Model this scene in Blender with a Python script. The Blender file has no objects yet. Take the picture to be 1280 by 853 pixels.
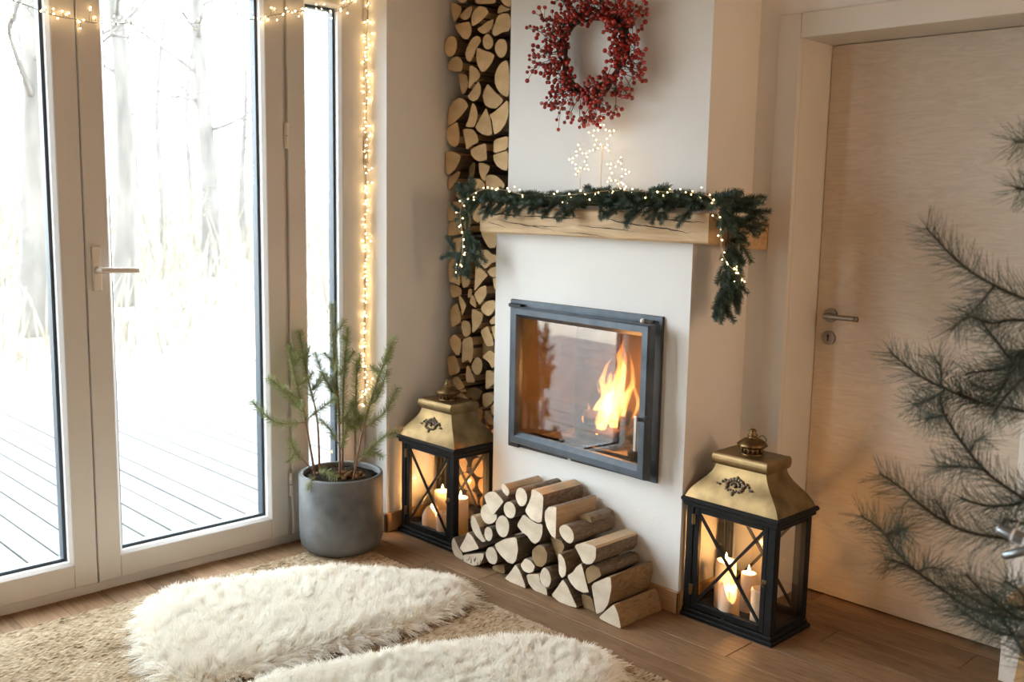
import bpy, bmesh, math, random
import numpy as np
from mathutils import Vector, Matrix, noise

scene = bpy.context.scene
COL = scene.collection
PI = math.pi
random.seed(7)
rng = np.random.default_rng(11)

# ------------------------------------------------------------------ camera
def unit(v):
    v = np.array(v, float)
    return v / np.linalg.norm(v)

FOCAL_PX = 1252.0
down = unit((480 - 640, 9300 - 426.5, FOCAL_PX))        # vertical vanishing direction in camera axes
minus_x = unit((-590 - 640, 225 - 426.5, FOCAL_PX))     # direction along the chimney front
WZ = -down
WX = -minus_x
WX = unit(WX - WZ * (WX @ WZ))
WY = np.cross(WZ, WX)
ROT = np.array([WX, WY, WZ])                            # world = ROT @ camera(x right, y down, z forward)
cam_data = bpy.data.cameras.new('camera')
cam_data.sensor_width = 36.0
cam_data.lens = FOCAL_PX / 1280.0 * 36.0
cam_data.dof.use_dof = True
cam_data.dof.focus_distance = 3.35
cam_data.dof.aperture_fstop = 3.2
cam_data.clip_start = 0.05
cam_data.clip_end = 300
camera = bpy.data.objects.new('camera', cam_data)
COL.objects.link(camera)
m = Matrix.Identity(4)
for i in range(3):
    m[i][0] = ROT[i, 0]
    m[i][1] = -ROT[i, 1]
    m[i][2] = -ROT[i, 2]
m[2][3] = 1.45
camera.matrix_world = m
scene.camera = camera

# ------------------------------------------------------------------ light and exposure
SKY = 6.0
world = bpy.data.worlds.new('overcast_sky')
scene.world = world
world.use_nodes = True
bgn = world.node_tree.nodes['Background']
bgn.inputs[0].default_value = (0.84, 0.93, 1.0, 1)
bgn.inputs[1].default_value = SKY
scene.view_settings.view_transform = 'Standard'
scene.view_settings.look = 'None'
scene.view_settings.gamma = 1.0
scene.view_settings.use_curve_mapping = False
scene.view_settings.exposure = 1.42
scene.cycles.use_denoising = True
scene.cycles.max_bounces = 10
scene.cycles.diffuse_bounces = 6
scene.cycles.glossy_bounces = 5
scene.cycles.transparent_max_bounces = 24
scene.cycles.transmission_bounces = 6
scene.cycles.sample_clamp_indirect = 6.0
scene.cycles.caustics_reflective = False
scene.cycles.caustics_refractive = False

def portal(name, loc, sx, sy, rot):
    d = bpy.data.lights.new(name, 'AREA')
    d.shape = 'RECTANGLE'
    d.size, d.size_y = sx, sy
    d.cycles.is_portal = True
    o = bpy.data.objects.new(name, d)
    o.location = loc
    o.rotation_euler = rot
    COL.objects.link(o)
    return o

portal('window_portal', (-3.66, 1.33, 1.15), 2.3, 2.5, (0, math.radians(-90), 0))
portal('window_portal', (-3.66, -1.5, 1.15), 2.3, 2.0, (0, math.radians(-90), 0))  # serves the window added behind the viewer

def lamp(name, loc, power, color, radius, parent=None):
    d = bpy.data.lights.new(name, 'POINT')
    d.energy = power
    d.color = color
    d.shadow_soft_size = radius
    o = bpy.data.objects.new(name, d)
    COL.objects.link(o)
    if parent is not None:
        o.parent = parent
        loc = Vector(loc) - origin_of(parent)
    o.location = loc
    return o

# ------------------------------------------------------------------ object helpers
ORIGIN = {}
def origin_of(o):
    return ORIGIN.get(o.name, Vector((0, 0, 0)))

def tag(o, label=None, cat=None, group=None, kind=None):
    if label: o['label'] = label
    if cat: o['category'] = cat
    if group: o['group'] = group
    if kind: o['kind'] = kind
    return o

def empty(name, loc, label=None, cat=None, group=None, kind=None):
    o = bpy.data.objects.new(name, None)
    o.empty_display_size = 0.05
    COL.objects.link(o)
    o.location = loc
    ORIGIN[o.name] = Vector(loc)
    return tag(o, label, cat, group, kind)

class MB:
    """collects vertices and faces in world coordinates"""
    def __init__(self):
        self.v = []; self.f = []; self.m = []
    def add(self, vs, fs, mi=0):
        b = len(self.v)
        self.v.extend(tuple(p) for p in vs)
        for f in fs:
            self.f.append(tuple(i + b for i in f)); self.m.append(mi)
        return self
    def box(self, x0, x1, y0, y1, z0, z1, b=0.0, mi=0):
        x0, x1 = min(x0, x1), max(x0, x1); y0, y1 = min(y0, y1), max(y0, y1); z0, z1 = min(z0, z1), max(z0, z1)
        if b <= 0:
            vs = [(x, y, z) for x in (x0, x1) for y in (y0, y1) for z in (z0, z1)]
            return self.add(vs, [(0,1,3,2),(4,6,7,5),(0,4,5,1),(2,3,7,6),(0,2,6,4),(1,5,7,3)], mi)
        b = min(b, (x1-x0)*.45, (y1-y0)*.45, (z1-z0)*.45)
        vs = []; idx = {}
        for ix, x in ((0, x0), (1, x1)):
            for iy, y in ((0, y0), (1, y1)):
                for iz, z in ((0, z0), (1, z1)):
                    sx, sy, sz = (1, -1)[ix]*b, (1, -1)[iy]*b, (1, -1)[iz]*b
                    for a, p in (('x', (x, y+sy, z+sz)), ('y', (x+sx, y, z+sz)), ('z', (x+sx, y+sy, z))):
                        idx[(ix, iy, iz, a)] = len(vs); vs.append(p)
        g = lambda ix, iy, iz, a: idx[(ix, iy, iz, a)]
        fs = []
        for s in (0, 1):
            q = [(0,0),(1,0),(1,1),(0,1)]
            fx = [g(s, a, c, 'x') for a, c in q]; fy = [g(a, s, c, 'y') for a, c in q]; fz = [g(a, c, s, 'z') for a, c in q]
            fs.append(fx if s else fx[::-1]); fs.append(fy[::-1] if s else fy); fs.append(fz if s else fz[::-1])
        for a in (0, 1):
            for c in (0, 1):
                e = [g(0, a, c, 'y'), g(1, a, c, 'y'), g(1, a, c, 'z'), g(0, a, c, 'z')]; fs.append(e if (a ^ c) else e[::-1])
                e = [g(a, 0, c, 'x'), g(a, 1, c, 'x'), g(a, 1, c, 'z'), g(a, 0, c, 'z')]; fs.append(e[::-1] if (a ^ c) else e)
                e = [g(a, c, 0, 'x'), g(a, c, 1, 'x'), g(a, c, 1, 'y'), g(a, c, 0, 'y')]; fs.append(e if (a ^ c) else e[::-1])
        for ix in (0, 1):
            for iy in (0, 1):
                for iz in (0, 1):
                    t = [g(ix, iy, iz, a) for a in 'xyz']
                    fs.append(t if (ix + iy + iz) % 2 else t[::-1])
        return self.add(vs, fs, mi)
    def tube(self, pts, r, n=6, mi=0, cap=True):
        pts = [Vector(p) for p in pts]
        rs = r if isinstance(r, (list, tuple)) else [r] * len(pts)
        vs = []; fs = []
        up = Vector((0.31, 0.17, 0.93)).normalized()
        for i, p in enumerate(pts):
            d = (pts[min(i+1, len(pts)-1)] - pts[max(i-1, 0)])
            if d.length < 1e-9: d = Vector((0, 0, 1))
            d.normalize()
            if abs(d.dot(up)) > .98: ref = Vector((1, 0, 0))
            else: ref = up
            a = d.cross(ref).normalized(); c = d.cross(a)
            for k in range(n):
                t = 2*PI*k/n
                vs.append(p + (a*math.cos(t) + c*math.sin(t)) * rs[i])
        for i in range(len(pts)-1):
            for k in range(n):
                k2 = (k+1) % n
                fs.append((i*n+k, i*n+k2, (i+1)*n+k2, (i+1)*n+k))
        if cap:
            fs.append(tuple(range(n))[::-1]); fs.append(tuple((len(pts)-1)*n + k for k in range(n)))
        return self.add(vs, fs, mi)
    def lathe(self, prof, cx, cy, n=24, mi=0, sx=1.0, sy=1.0, wob=None):
        vs = []; fs = []
        for i, (r, z) in enumerate(prof):
            for k in range(n):
                t = 2*PI*k/n
                rr = r * (wob(t, i) if wob else 1)
                vs.append((cx + rr*math.cos(t)*sx, cy + rr*math.sin(t)*sy, z))
        for i in range(len(prof)-1):
            for k in range(n):
                k2 = (k+1) % n
                fs.append((i*n+k, i*n+k2, (i+1)*n+k2, (i+1)*n+k))
        if prof[0][0] > 1e-6: fs.append(tuple(range(n))[::-1])
        if prof[-1][0] > 1e-6: fs.append(tuple((len(prof)-1)*n + k for k in range(n)))
        return self.add(vs, fs, mi)
    def sphere(self, c, r, lv=1, mi=0, sc=(1, 1, 1)):
        V, F = ICO[lv]
        self.add([(c[0]+v[0]*r*sc[0], c[1]+v[1]*r*sc[1], c[2]+v[2]*r*sc[2]) for v in V], F, mi)
        return self
    def bar(self, a, b, w, h, mi=0, up=(0, 1, 0)):
        """rectangular bar from a to b"""
        a, b = Vector(a), Vector(b)
        d = (b-a).normalized(); u = Vector(up); s = d.cross(u).normalized(); u = s.cross(d)
        vs = [p + s*i*w/2 + u*j*h/2 for p in (a, b) for i, j in ((-1,-1),(1,-1),(1,1),(-1,1))]
        return self.add(vs, [(0,1,2,3),(7,6,5,4),(0,4,5,1),(1,5,6,2),(2,6,7,3),(3,7,4,0)], mi)
    def build(self, name, mat, parent=None, smooth=False, origin=None, fix=True):
        me = bpy.data.meshes.new(name)
        o0 = origin_of(parent) if parent is not None else Vector(origin or (0, 0, 0))
        me.from_pydata([(p[0]-o0.x, p[1]-o0.y, p[2]-o0.z) for p in self.v], [], self.f)
        mats = mat if isinstance(mat, (list, tuple)) else [mat]
        for mm in mats: me.materials.append(mm)
        if len(mats) > 1: me.polygons.foreach_set('material_index', self.m)
        if fix:
            bm = bmesh.new(); bm.from_mesh(me); bmesh.ops.recalc_face_normals(bm, faces=bm.faces); bm.to_mesh(me); bm.free()
        if smooth: me.polygons.foreach_set('use_smooth', [True]*len(me.polygons))
        me.update()
        o = bpy.data.objects.new(name, me)
        COL.objects.link(o)
        if parent is not None:
            o.parent = parent
            ORIGIN[o.name] = o0
        else:
            o.location = o0
            ORIGIN[o.name] = o0
        return o

ICO = {}
for lv in (1, 2, 3):
    bm = bmesh.new(); bmesh.ops.create_icosphere(bm, subdivisions=lv, radius=1.0)
    ICO[lv] = ([tuple(v.co) for v in bm.verts], [tuple(v.index for v in f.verts) for f in bm.faces]); bm.free()

def smooth_path(pts, n=8):
    pts = [Vector(p) for p in pts]; out = []
    for i in range(len(pts)-1):
        p0 = pts[max(i-1, 0)]; p1 = pts[i]; p2 = pts[i+1]; p3 = pts[min(i+2, len(pts)-1)]
        for k in range(n):
            t = k/n
            out.append(.5*((2*p1) + (p2-p0)*t + (2*p0-5*p1+4*p2-p3)*t*t + (3*p1-p0-3*p2+p3)*t**3))
    out.append(pts[-1])
    return out

def chaikin(P, k=.22, it=1):
    for _ in range(it):
        Q = []
        for i in range(len(P)):
            a, b = P[i], P[(i+1) % len(P)]
            Q.append(tuple(a[j]*(1-k)+b[j]*k for j in range(len(a)))); Q.append(tuple(a[j]*k+b[j]*(1-k) for j in range(len(a))))
        P = Q
    return P

# ------------------------------------------------------------------ materials
def new_mat(name):
    mt = bpy.data.materials.new(name); mt.use_nodes = True
    nt = mt.node_tree; b = nt.nodes['Principled BSDF']
    return mt, nt, b

def N(nt, t, **kw):
    n = nt.nodes.new(t)
    for k, v in kw.items():
        if k in n.inputs: n.inputs[k].default_value = v
        else: setattr(n, k, v)
    return n

def coords(nt, scale=(1, 1, 1), kind='Object', rot=(0, 0, 0)):
    tc = nt.nodes.new('ShaderNodeTexCoord'); mp = nt.nodes.new('ShaderNodeMapping')
    mp.inputs['Scale'].default_value = scale; mp.inputs['Rotation'].default_value = rot
    nt.links.new(tc.outputs[kind], mp.inputs[0])
    return mp.outputs[0]

def ramp(nt, fac, stops):
    r = nt.nodes.new('ShaderNodeValToRGB')
    e = r.color_ramp.elements
    while len(e) < len(stops): e.new(.5)
    for el, (p, c) in zip(e, stops):
        el.position = p; el.color = (c[0], c[1], c[2], 1)
    nt.links.new(fac, r.inputs[0])
    return r.outputs[0]

def simple(name, col, rough=.6, metal=0.0, var=.12, nscale=8.0, bump=.0, bscale=40.0, spec=.5, stretch=(1, 1, 1)):
    mt, nt, b = new_mat(name)
    co = coords(nt, stretch)
    nz = N(nt, 'ShaderNodeTexNoise', Scale=nscale, Detail=5.0)
    nt.links.new(co, nz.inputs['Vector'])
    lo = tuple(c*(1-var) for c in col); hi = tuple(min(1, c*(1+var)) for c in col)
    nt.links.new(ramp(nt, nz.outputs['Fac'], [(.3, lo), (.7, hi)]), b.inputs['Base Color'])
    b.inputs['Roughness'].default_value = rough; b.inputs['Metallic'].default_value = metal
    b.inputs['Specular IOR Level'].default_value = spec
    if bump:
        n2 = N(nt, 'ShaderNodeTexNoise', Scale=bscale, Detail=4.0)
        nt.links.new(co, n2.inputs['Vector'])
        bp = N(nt, 'ShaderNodeBump', Strength=bump, Distance=.01)
        nt.links.new(n2.outputs['Fac'], bp.inputs['Height']); nt.links.new(bp.outputs[0], b.inputs['Normal'])
    return mt

def wood(name, lo, hi, scale=(1, 12, 12), rough=.55, bump=.15, rand=.0, dark=None, nscale=3.0, dist=2.0):
    """grain stretched along the axis with the small scale"""
    mt, nt, b = new_mat(name)
    co = coords(nt, scale)
    vec = co
    if rand:
        oi = nt.nodes.new('ShaderNodeObjectInfo')
        ad = nt.nodes.new('ShaderNodeVectorMath'); ad.operation = 'ADD'
        ml = nt.nodes.new('ShaderNodeVectorMath'); ml.operation = 'SCALE'; ml.inputs['Scale'].default_value = 37.0
        cb = nt.nodes.new('ShaderNodeCombineXYZ')
        for k in range(3): nt.links.new(oi.outputs['Random'], cb.inputs[k])
        nt.links.new(cb.outputs[0], ml.inputs[0]); nt.links.new(co, ad.inputs[0]); nt.links.new(ml.outputs[0], ad.inputs[1])
        vec = ad.outputs[0]
    nz = N(nt, 'ShaderNodeTexNoise', Scale=nscale, Detail=8.0, Distortion=dist); nz.inputs['Roughness'].default_value = .62
    nt.links.new(vec, nz.inputs['Vector'])
    stops = [(.25, lo), (.72, hi)]
    if dark: stops = [(.18, dark), (.3, lo), (.72, hi)]
    c = ramp(nt, nz.outputs['Fac'], stops)
    if rand:
        hs = nt.nodes.new('ShaderNodeHueSaturation')
        mr = N(nt, 'ShaderNodeMapRange'); mr.inputs['To Min'].default_value = 1-rand; mr.inputs['To Max'].default_value = 1+rand
        nt.links.new(oi.outputs['Random'], mr.inputs[0]); nt.links.new(mr.outputs[0], hs.inputs['Value']); nt.links.new(c, hs.inputs['Color'])
        c = hs.outputs[0]
    nt.links.new(c, b.inputs['Base Color'])
    b.inputs['Roughness'].default_value = rough
    bp = N(nt, 'ShaderNodeBump', Strength=bump, Distance=.01)
    nt.links.new(nz.outputs['Fac'], bp.inputs['Height']); nt.links.new(bp.outputs[0], b.inputs['Normal'])
    return mt

def glass(name, tint=(1, 1, 1), ior=1.5, rough=0.0):
    """thin architectural pane: clear transmission plus Fresnel reflection"""
    mt = bpy.data.materials.new(name); mt.use_nodes = True
    nt = mt.node_tree; nt.nodes.clear()
    out = nt.nodes.new('ShaderNodeOutputMaterial'); mx = nt.nodes.new('ShaderNodeMixShader')
    tr = N(nt, 'ShaderNodeBsdfTransparent'); tr.inputs[0].default_value = (*tint, 1)
    gl = N(nt, 'ShaderNodeBsdfGlossy'); gl.inputs['Roughness'].default_value = rough
    ge = nt.nodes.new('ShaderNodeNewGeometry')          # Schlick reflectance, same from both sides of the pane
    dt = nt.nodes.new('ShaderNodeVectorMath'); dt.operation = 'DOT_PRODUCT'
    nt.links.new(ge.outputs['Incoming'], dt.inputs[0]); nt.links.new(ge.outputs['Normal'], dt.inputs[1])
    def mth(op, a, b_=None):
        q = nt.nodes.new('ShaderNodeMath'); q.operation = op
        for k, v in enumerate((a, b_)):
            if v is None: continue
            if isinstance(v, (int, float)): q.inputs[k].default_value = v
            else: nt.links.new(v, q.inputs[k])
        return q.outputs[0]
    f0 = ((ior-1)/(ior+1))**2
    c5 = mth('POWER', mth('SUBTRACT', 1.0, mth('ABSOLUTE', dt.outputs['Value'])), 5.0)
    fac = mth('ADD', mth('MULTIPLY', c5, 1-f0), f0)
    nt.links.new(fac, mx.inputs[0]); nt.links.new(tr.outputs[0], mx.inputs[1]); nt.links.new(gl.outputs[0], mx.inputs[2])
    nt.links.new(mx.outputs[0], out.inputs[0])
    return mt

def emit(name, col, strength):
    mt = bpy.data.materials.new(name); mt.use_nodes = True
    nt = mt.node_tree; nt.nodes.clear()
    out = nt.nodes.new('ShaderNodeOutputMaterial'); e = N(nt, 'ShaderNodeEmission', Strength=strength)
    e.inputs[0].default_value = (*col, 1)
    nt.links.new(e.outputs[0], out.inputs[0])
    return mt

M = {}
M['plaster'] = simple('white_plaster', (.80, .785, .76), .85, var=.03, nscale=2.5, bump=.08, bscale=90, spec=.2)
M['casing'] = simple('painted_casing', (.70, .66, .60), .5, var=.04, nscale=3, spec=.35)
M['frame'] = simple('door_frame_paint', (.60, .575, .54), .38, var=.03, nscale=3, spec=.45)
M['bead'] = simple('glazing_bead', (.78, .78, .78), .35, var=.02)
M['gasket'] = simple('rubber_gasket', (.022, .035, .05), .45, var=.1)
M['pane'] = glass('window_glass', (.97, .985, .98), 1.45)
M['lantern_glass'] = glass('lantern_glass', (.97, .97, .96), 1.5)
M['stove_glass'] = glass('stove_glass', (.80, .76, .72), 2.2)
M['floor_wood'] = wood('oak_floor', (.15, .085, .044), (.29, .178, .098), (1.3, 14, 14), .40, .12, .25, dark=(.085, .047, .024)); M['floor_wood'].node_tree.nodes['Principled BSDF'].inputs['Specular IOR Level'].default_value = .2; M['floor_wood'].node_tree.nodes['Principled BSDF'].inputs['Roughness'].default_value = .52
M['floor_base'] = simple('subfloor', (.05, .03, .018), .9)
M['baseboard'] = wood('oak_baseboard', (.36, .22, .11), (.52, .34, .18), (3, 3, 14), .45, .08)
M['beam'] = wood('oak_beam', (.48, .30, .145), (.68, .48, .275), (1.2, 10, 11), .6, .35, dark=(.20, .11, .05), dist=1.2)
M['crack'] = simple('beam_crack', (.035, .02, .012), .9)
M['birch'] = wood('birch_door', (.56, .45, .34), (.70, .60, .48), (1.6, 4, 11), .5, .03, nscale=2.2, dist=4.5)
M['ceiling'] = wood('ceiling_boards', (.52, .39, .27), (.62, .48, .34), (8, 1, 8), .6, .05)
M['tanwall'] = simple('tan_plaster', (.72, .63, .52), .85, var=.04, nscale=2)
M['steel'] = simple('brushed_steel', (.33, .29, .25), .35, 1.0, var=.1, nscale=30)
M['handle_white'] = simple('beige_handle', (.66, .60, .52), .4, var=.03)
M['iron'] = simple('blue_black_iron', (.075, .088, .105), .42, .55, var=.25, nscale=14, bump=.05)
M['iron_dark'] = simple('black_iron', (.02, .02, .021), .55, .3, var=.2, nscale=20)
M['black_wood'] = simple('black_painted_wood', (.007, .0065, .006), .6, 0, var=.3, nscale=25, bump=.1, bscale=60, spec=.22)
M['brass'] = simple('aged_brass', (.25, .165, .075), .40, .9, var=.5, nscale=9, bump=.06, bscale=25)
M['brass_dark'] = simple('dark_brass', (.20, .125, .055), .42, .95, var=.35, nscale=30)
M['relief'] = simple('tarnished_relief', (.20, .155, .11), .55, .8, var=.4, nscale=60)
M['concrete'] = simple('grey_concrete', (.092, .093, .094), .55, var=.5, nscale=7, bump=.12, bscale=60)
M['soil'] = simple('dark_soil', (.022, .015, .010), .95, var=.5, nscale=40, bump=.8, bscale=60, spec=.03)
M['moss'] = simple('brown_moss', (.13, .07, .032), .95, var=.6, nscale=60, bump=.8, bscale=90, spec=.05)
M['stem'] = simple('brown_stem', (.21, .12, .065), .8, var=.3, nscale=60)
M['twig_dark'] = simple('dark_twig', (.055, .03, .018), .85, var=.3, nscale=60)
M['wire'] = simple('pale_wire', (.58, .46, .30), .4, .3, var=.1)
M['wire_dark'] = simple('green_wire', (.10, .075, .04), .5, var=.1)
M['berry'] = simple('red_berry', (.34, .024, .017), .24, var=.55, nscale=30, spec=.6)
M['berry_frost'] = simple('frosted_berry', (.62, .30, .27), .6, var=.2, nscale=40)
M['brick'] = simple('firebox_lining', (.12, .075, .045), .9, var=.3, nscale=10, bump=.2)
M['char'] = simple('charred_wood', (.05, .028, .016), .95, var=.8, nscale=18, bump=.6, bscale=30)
M['ash'] = simple('grey_ash', (.32, .27, .23), .95, var=.4, nscale=40, bump=.5)
M['stool'] = wood('honey_wood', (.36, .20, .08), (.50, .30, .13), (8, 8, 1.2), .5, .08)
M['hide'] = simple('sheep_hide', (.78, .71, .60), .9, var=.05)
M['silver'] = simple('silver_glass', (.34, .37, .40), .3, .8, var=.1)
M['pale_band'] = simple('white_band', (.82, .84, .86), .4, var=.05)
M['bulb'] = emit('warm_bulb', (1.0, .66, .30), 10.0)
M['flame'] = emit('candle_flame', (1.0, .62, .22), 14.0)

def needle_mat(name, a, b_, rough=.55):
    mt, nt, b = new_mat(name)
    co = coords(nt)
    nz = N(nt, 'ShaderNodeTexNoise', Scale=45.0, Detail=2.0); nt.links.new(co, nz.inputs['Vector'])
    nt.links.new(ramp(nt, nz.outputs['Fac'], [(.3, a), (.7, b_)]), b.inputs['Base Color'])
    b.inputs['Roughness'].default_value = rough; b.inputs['Specular IOR Level'].default_value = .35
    return mt
M['needle_fir'] = needle_mat('fir_needles', (.040, .072, .060), (.10, .155, .125))
M['needle_spruce'] = needle_mat('spruce_needles', (.16, .20, .072), (.31, .35, .14))
M['needle_pine'] = needle_mat('pine_needles', (.035, .052, .040), (.085, .11, .08))

def wax_mat():
    """soft wax: part of the light passes through the body"""
    mt, nt, b = new_mat('ivory_wax')
    b.inputs['Base Color'].default_value = (.84, .77, .66, 1)
    b.inputs['Roughness'].default_value = .45
    nz = N(nt, 'ShaderNodeTexNoise', Scale=30.0); bp = N(nt, 'ShaderNodeBump', Strength=.05, Distance=.01)
    nt.links.new(nz.outputs['Fac'], bp.inputs['Height']); nt.links.new(bp.outputs[0], b.inputs['Normal'])
    tr = N(nt, 'ShaderNodeBsdfTranslucent'); tr.inputs[0].default_value = (.92, .72, .46, 1)
    mx = N(nt, 'ShaderNodeMixShader'); mx.inputs[0].default_value = .42
    nt.links.new(b.outputs[0], mx.inputs[1]); nt.links.new(tr.outputs[0], mx.inputs[2])
    nt.links.new(mx.outputs[0], nt.nodes['Material Output'].inputs[0])
    return mt
M['wax'] = wax_mat()

def end_grain(name, lo, hi, ring):
    """sawn log end: rings about the object's own axis, fine cracks"""
    mt, nt, b = new_mat(name)
    tc = nt.nodes.new('ShaderNodeTexCoord')
    sp = nt.nodes.new('ShaderNodeSeparateXYZ'); nt.links.new(tc.outputs['Object'], sp.inputs[0])
    cb = nt.nodes.new('ShaderNodeCombineXYZ'); nt.links.new(sp.outputs[0], cb.inputs[0]); nt.links.new(sp.outputs[2], cb.inputs[2])
    wv = N(nt, 'ShaderNodeTexWave', Scale=26.0, Distortion=2.2, Detail=3.0); wv.wave_type = 'RINGS'; wv.rings_direction = 'SPHERICAL'
    wv.inputs['Detail Scale'].default_value = 1.5
    nt.links.new(cb.outputs[0], wv.inputs['Vector'])
    nz = N(nt, 'ShaderNodeTexNoise', Scale=14.0, Detail=6.0); nt.links.new(tc.outputs['Object'], nz.inputs['Vector'])
    base = ramp(nt, nz.outputs['Fac'], [(.28, lo), (.65, hi)])
    mx = nt.nodes.new('ShaderNodeMix'); mx.data_type = 'RGBA'
    oi = nt.nodes.new('ShaderNodeObjectInfo')
    hs = nt.nodes.new('ShaderNodeHueSaturation'); mr = N(nt, 'ShaderNodeMapRange'); mr.inputs['To Min'].default_value = .82; mr.inputs['To Max'].default_value = 1.12
    nt.links.new(oi.outputs['Random'], mr.inputs[0]); nt.links.new(mr.outputs[0], hs.inputs['Value']); nt.links.new(base, hs.inputs['Color'])
    rr = ramp(nt, wv.outputs['Fac'], [(.0, (0, 0, 0)), (1, (1, 1, 1))])
    f = N(nt, 'ShaderNodeMath'); f.operation = 'MULTIPLY'; f.inputs[1].default_value = .16; nt.links.new(rr, f.inputs[0])
    nt.links.new(f.outputs[0], mx.inputs['Factor']); nt.links.new(hs.outputs[0], mx.inputs[6]); mx.inputs[7].default_value = (*ring, 1)
    nt.links.new(mx.outputs[2], b.inputs['Base Color'])
    b.inputs['Roughness'].default_value = .85
    bp = N(nt, 'ShaderNodeBump', Strength=.25, Distance=.01); nt.links.new(nz.outputs['Fac'], bp.inputs['Height']); nt.links.new(bp.outputs[0], b.inputs['Normal'])
    return mt
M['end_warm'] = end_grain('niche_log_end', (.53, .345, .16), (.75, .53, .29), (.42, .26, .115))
M['end_pale'] = end_grain('pile_log_end', (.50, .385, .265), (.75, .64, .50), (.46, .34, .22))
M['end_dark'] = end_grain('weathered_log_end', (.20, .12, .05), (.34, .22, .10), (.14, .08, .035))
M['split_warm'] = wood('split_wood_warm', (.34, .20, .09), (.52, .33, .16), (14, 2, 14), .8, .4)
M['split_pale'] = wood('split_wood_pale', (.42, .29, .17), (.60, .45, .29), (14, 2, 14), .8, .4)
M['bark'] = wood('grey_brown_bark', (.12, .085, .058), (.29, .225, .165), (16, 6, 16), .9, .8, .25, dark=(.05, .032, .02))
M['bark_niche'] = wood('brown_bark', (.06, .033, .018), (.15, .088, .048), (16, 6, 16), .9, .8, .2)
M['bark_tan'] = wood('ochre_bark', (.17, .105, .052), (.36, .25, .135), (12, 5, 12), .9, .7, .1, dark=(.07, .042, .022))

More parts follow.
